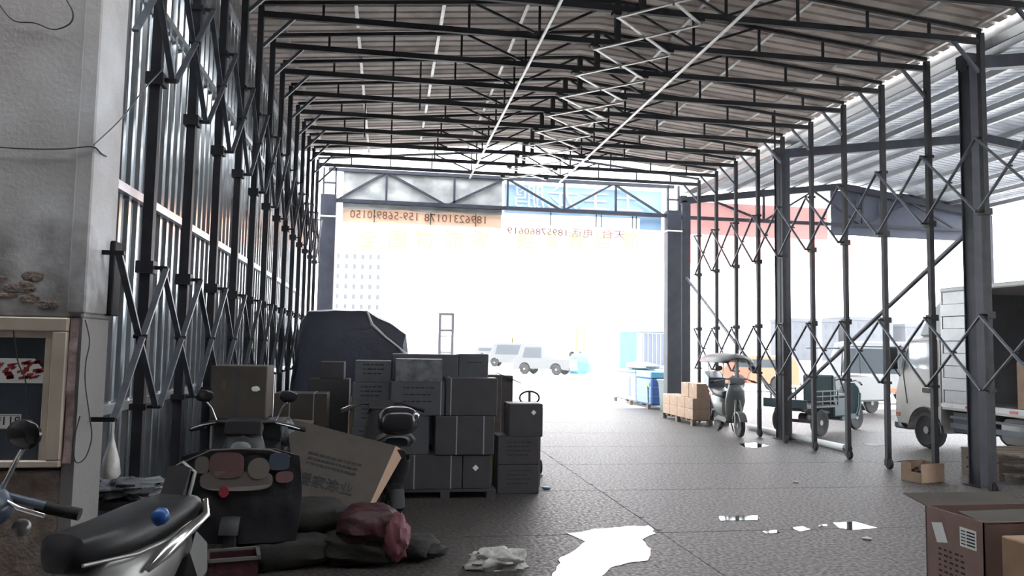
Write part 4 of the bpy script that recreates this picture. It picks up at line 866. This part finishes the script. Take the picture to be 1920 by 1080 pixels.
# ================================================================== YARD BEYOND
def van(label, loc, rz, L, W, Hh, m, hood=.22, name='van', pick=False):
    t = thing(name, label, 'car' if name == 'car' else 'van', (*loc, 0), rz)
    r = .32; a = L/2; 
    arc = lambda cx: [(cx+.38*math.cos(q), .34+.38*math.sin(q)) for q in [math.radians(d) for d in range(0, 181, 30)]]
    xf, xr = a-.75, -a+.8
    top = [(a, .45), (a, .85), (a-L*hood*.5, .95), (a-L*hood, Hh-.05), (a-L*hood-.2, Hh)]
    top += [(-.1, Hh), (-.2, .95), (-a, .92), (-a, .4)] if pick else [(-a+.25, Hh), (-a+.02, Hh-.4), (-a, .4)]
    obj('body', MB().prof([(a-.05, .28)]+top+[(-a+.05, .28)]+list(reversed(arc(xr)))+list(reversed(arc(xf))), W, .06, taper=.97), m, t, 30)
    for sg in (1, -1):
        x1 = a-L*hood-.1; x0 = -.05 if pick else -a+.4
        obj('side_window', MB().loft([[(x1-.02, sg*(W/2+.004), .98), (x1-.2, sg*(W/2+.004), Hh-.15), (x0, sg*(W/2+.004), Hh-.15), (x0, sg*(W/2+.004), .98)], [(x1-.02, sg*(W/2-.01), .98), (x1-.2, sg*(W/2-.01), Hh-.15), (x0, sg*(W/2-.01), Hh-.15), (x0, sg*(W/2-.01), .98)]]), 'glass_bright', t)
        for x in (xf, xr): wheel(t, x, r, .19, 'silver', 'wheel', sg*(W/2-.1))
    obj('bumper', MB().bbox(a-.02, a+.06, -W/2+.1, W/2-.1, .3, .45, .02).bbox(-a-.06, -a+.02, -W/2+.1, W/2-.1, .3, .45, .02), 'bluegrey', t)
    return t
van('small white pickup truck parked in the bright yard', gz(1022, 702)[:2], math.radians(145), 3.6, 1.5, 1.75, 'yard_white', .14, 'pickup', True)
van('white car parked far out in the bright yard', (13.6, 100), math.radians(8), 4.6, 1.7, 1.5, 'yard_white', .3, 'car')
van('white minivan behind the pickup in the yard', (10.2, 62), math.radians(160), 4.2, 1.6, 1.9, 'yard_white', .16)
van('orange and red van behind the canopied scooter', (14.8, 29.5), math.radians(165), 3.2, 1.5, 1.45, 'orange', .16)
t = van('pale van with an orange sill behind the teal tricycle', (15.9, 23.3), math.radians(150), 3.4, 1.6, 2.0, 'white_car', .15); obj('sill_stripe', MB().bbox(-1.65, 1.65, -.82, .82, .40, .55, .02), 'orange', t)
t = thing('forklift', 'pale forklift with tall mast in the yard behind the cartons', 'forklift', (5.55, 72, 0), math.radians(-95)); t.scale = (1.15, 1.15, 1.15)
obj('body', MB().bbox(-1.2, .3, -.55, .55, .3, 1.1, .06), 'white_car', t); obj('mast', MB().box(.55, .75, -.62, -.40, .1, 4.0).box(.55, .75, .40, .62, .1, 4.0).box(.55, .7, -.5, .5, 2.5, 2.7).box(.55, .7, -.5, .5, 3.8, 4.0), 'steel', t)
obj('carriage', MB().box(.66, .72, -.5, .5, .3, .4).box(.66, .72, -.5, .5, .8, .9), 'steel_link', t); obj('overhead_guard', MB().box(-.9, .4, -.55, .55, 2.1, 2.16).bar((-.85, -.5, 1.1), (-.85, -.5, 2.1), .06).bar((-.85, .5, 1.1), (-.85, .5, 2.1), .06).bar((.3, -.5, 1.1), (.3, -.5, 2.1), .06).bar((.3, .5, 1.1), (.3, .5, 2.1), .06), 'steel', t)
for y in (-.3, .3): obj('fork', MB().box(.70, 1.7, y-.06, y+.06, .28, .33), 'steel', t)
for x in (-.9, .35):
    for y in (-.5, .5): wheel(t, x, .3, .2, 'silver', 'wheel', y)
t = thing('market_tent', 'blue roofed stall with dark barred interior in the yard', 'stall', (22.0, 62, 0), math.radians(-10))
obj('roof', MB().loft([[(-3.1, -2, 3.0), (1.9, -2, 3.0), (1.9, 2, 3.0), (-3.1, 2, 3.0)], [(-2.9, -.2, 3.6), (1.7, -.2, 3.6), (1.7, .2, 3.6), (-2.9, .2, 3.6)]]), 'tent_blue', t); obj('dark_cage', MB().bbox(-1.1, 1.8, -1.8, 1.8, .3, 2.9, .03), 'bluegrey', t)
for i in range(9): obj('cage_bar', MB().box(-1.05+.34*i, -1.0+.34*i, -1.86, -1.82, .3, 2.9), 'silver', t)
obj('side_sheet', cloth(-3.1, -1.6, 0, 2.95, -1.9, .08, 10, 10, 71), 'wrap_cyan', t, True)
for x in (-3.0, 1.8): obj('pole', MB().box(x-.04, x+.04, -1.95, -1.87, 0, 3.0), 'silver', t)
tag(obj('tarp_heap', MB().blob((12.2, 48, .55), (.75, .6, .75), .25, 2, 81, flat=0), 'wrap_cyan', smooth=40), 'light blue sheeted heap beside the white pickup', 'heap')
t = thing('container_truck', 'pale yellow lorry body with orange posts far out in the yard', 'lorry', (26, 120, 0))
obj('body', MB().bbox(-6.5, 5.5, -1.2, 1.2, 1.0, 4.6, .05), 'pale_yellow', t); obj('post', MB().box(3.6, 3.9, -1.3, -1.2, .6, 5), 'orange', t); obj('post', MB().box(4.8, 5.1, -1.3, -1.2, .6, 5), 'orange', t); obj('cab', MB().bbox(-8.6, -6.6, -1.2, 1.2, .5, 3.2, .15), 'white_car', t)
for x in (-7.6, -3, 3, 4.3): wheel(t, x, .5, .3, 'silver', 'wheel', -1.05)
# far signboard: red with yellow characters
t = thing('signboard', 'long red roadside signboard with yellow characters beyond the yard', 'sign', (0, 60, 0))
obj('board', MB().box(-3.9, 40, 0, .2, 8.7, 11.2), 'sign_red', t)
for i, xx in enumerate((690, 745, 795, 850, 900, 985, 1035, 1082, 1130, 1182)):
    p = at(xx, 448+xx*.004, 60); text('character', '全国物流零担专线运输'[i], 1.5, 'yellow', t, face_mtx((p.x, -.03, p.z), (1, 0, 0), (0, 0, 1)), .01)
for x in (-3.5, 6, 16, 26, 36): obj('leg', MB().box(x-.12, x+.12, .05, .25, 0, 8.7), 'white', t)
def building(label, x, y, wd, dp, hgt, cols, rows, m='pale_build'):
    t = thing('far_building', label, 'building', (x, y, 0)); obj('walls', MB().box(-wd/2, wd/2, 0, dp, 0, hgt), m, t); obj('parapet', MB().box(-wd/2-.2, wd/2+.2, -.2, dp+.2, hgt, hgt+.6), m, t)
    a, b = wd/cols, hgt/rows; me = MB().box(-a*.2, a*.2, -.05, .05, -b*.24, b*.24).mesh('window'); me.materials.append(M['pale_window'])
    for i in range(cols):
        for j in range(rows): obj('window', me, None, t, loc=(-wd/2+a*(i+.5), 0, b*(j+.5)))
building('pale high-rise with a grid of windows beyond the far left column', -5.5, 150, 9, 10, 23, 6, 12)
building('pale block with window grid behind the tricycle, left one', 77, 130, 9, 8, 7, 6, 4, 'block_grey'); building('pale block with window grid behind the tricycle, right one', 88, 130, 9, 8, 7.5, 6, 4, 'block_grey')
building('low grey-blue block far behind the truck cab', 99, 130, 8, 8, 6.5, 5, 3, 'block_grey')

# ================================================================== GLARE VEIL: scatter volume added under the canopy and in the yard to lift far darks
hz = obj('glare_haze', MB().box(-5.9, 30, 3.2, 34, .002, 12), None); hz['kind'] = 'stuff'; tag(hz, 'thin scatter volume added under the canopy to lift far darks like lens glare', 'glare_haze')
hm = bpy.data.materials.new('glare_haze'); hm.use_nodes = True; hm.node_tree.nodes.clear()
vo = hm.node_tree.nodes.new('ShaderNodeVolumeScatter'); vo.inputs['Density'].default_value = .0022; vo.inputs['Anisotropy'].default_value = .6
ou = hm.node_tree.nodes.new('ShaderNodeOutputMaterial'); hm.node_tree.links.new(vo.outputs[0], ou.inputs['Volume']); hz.data.materials.append(hm)
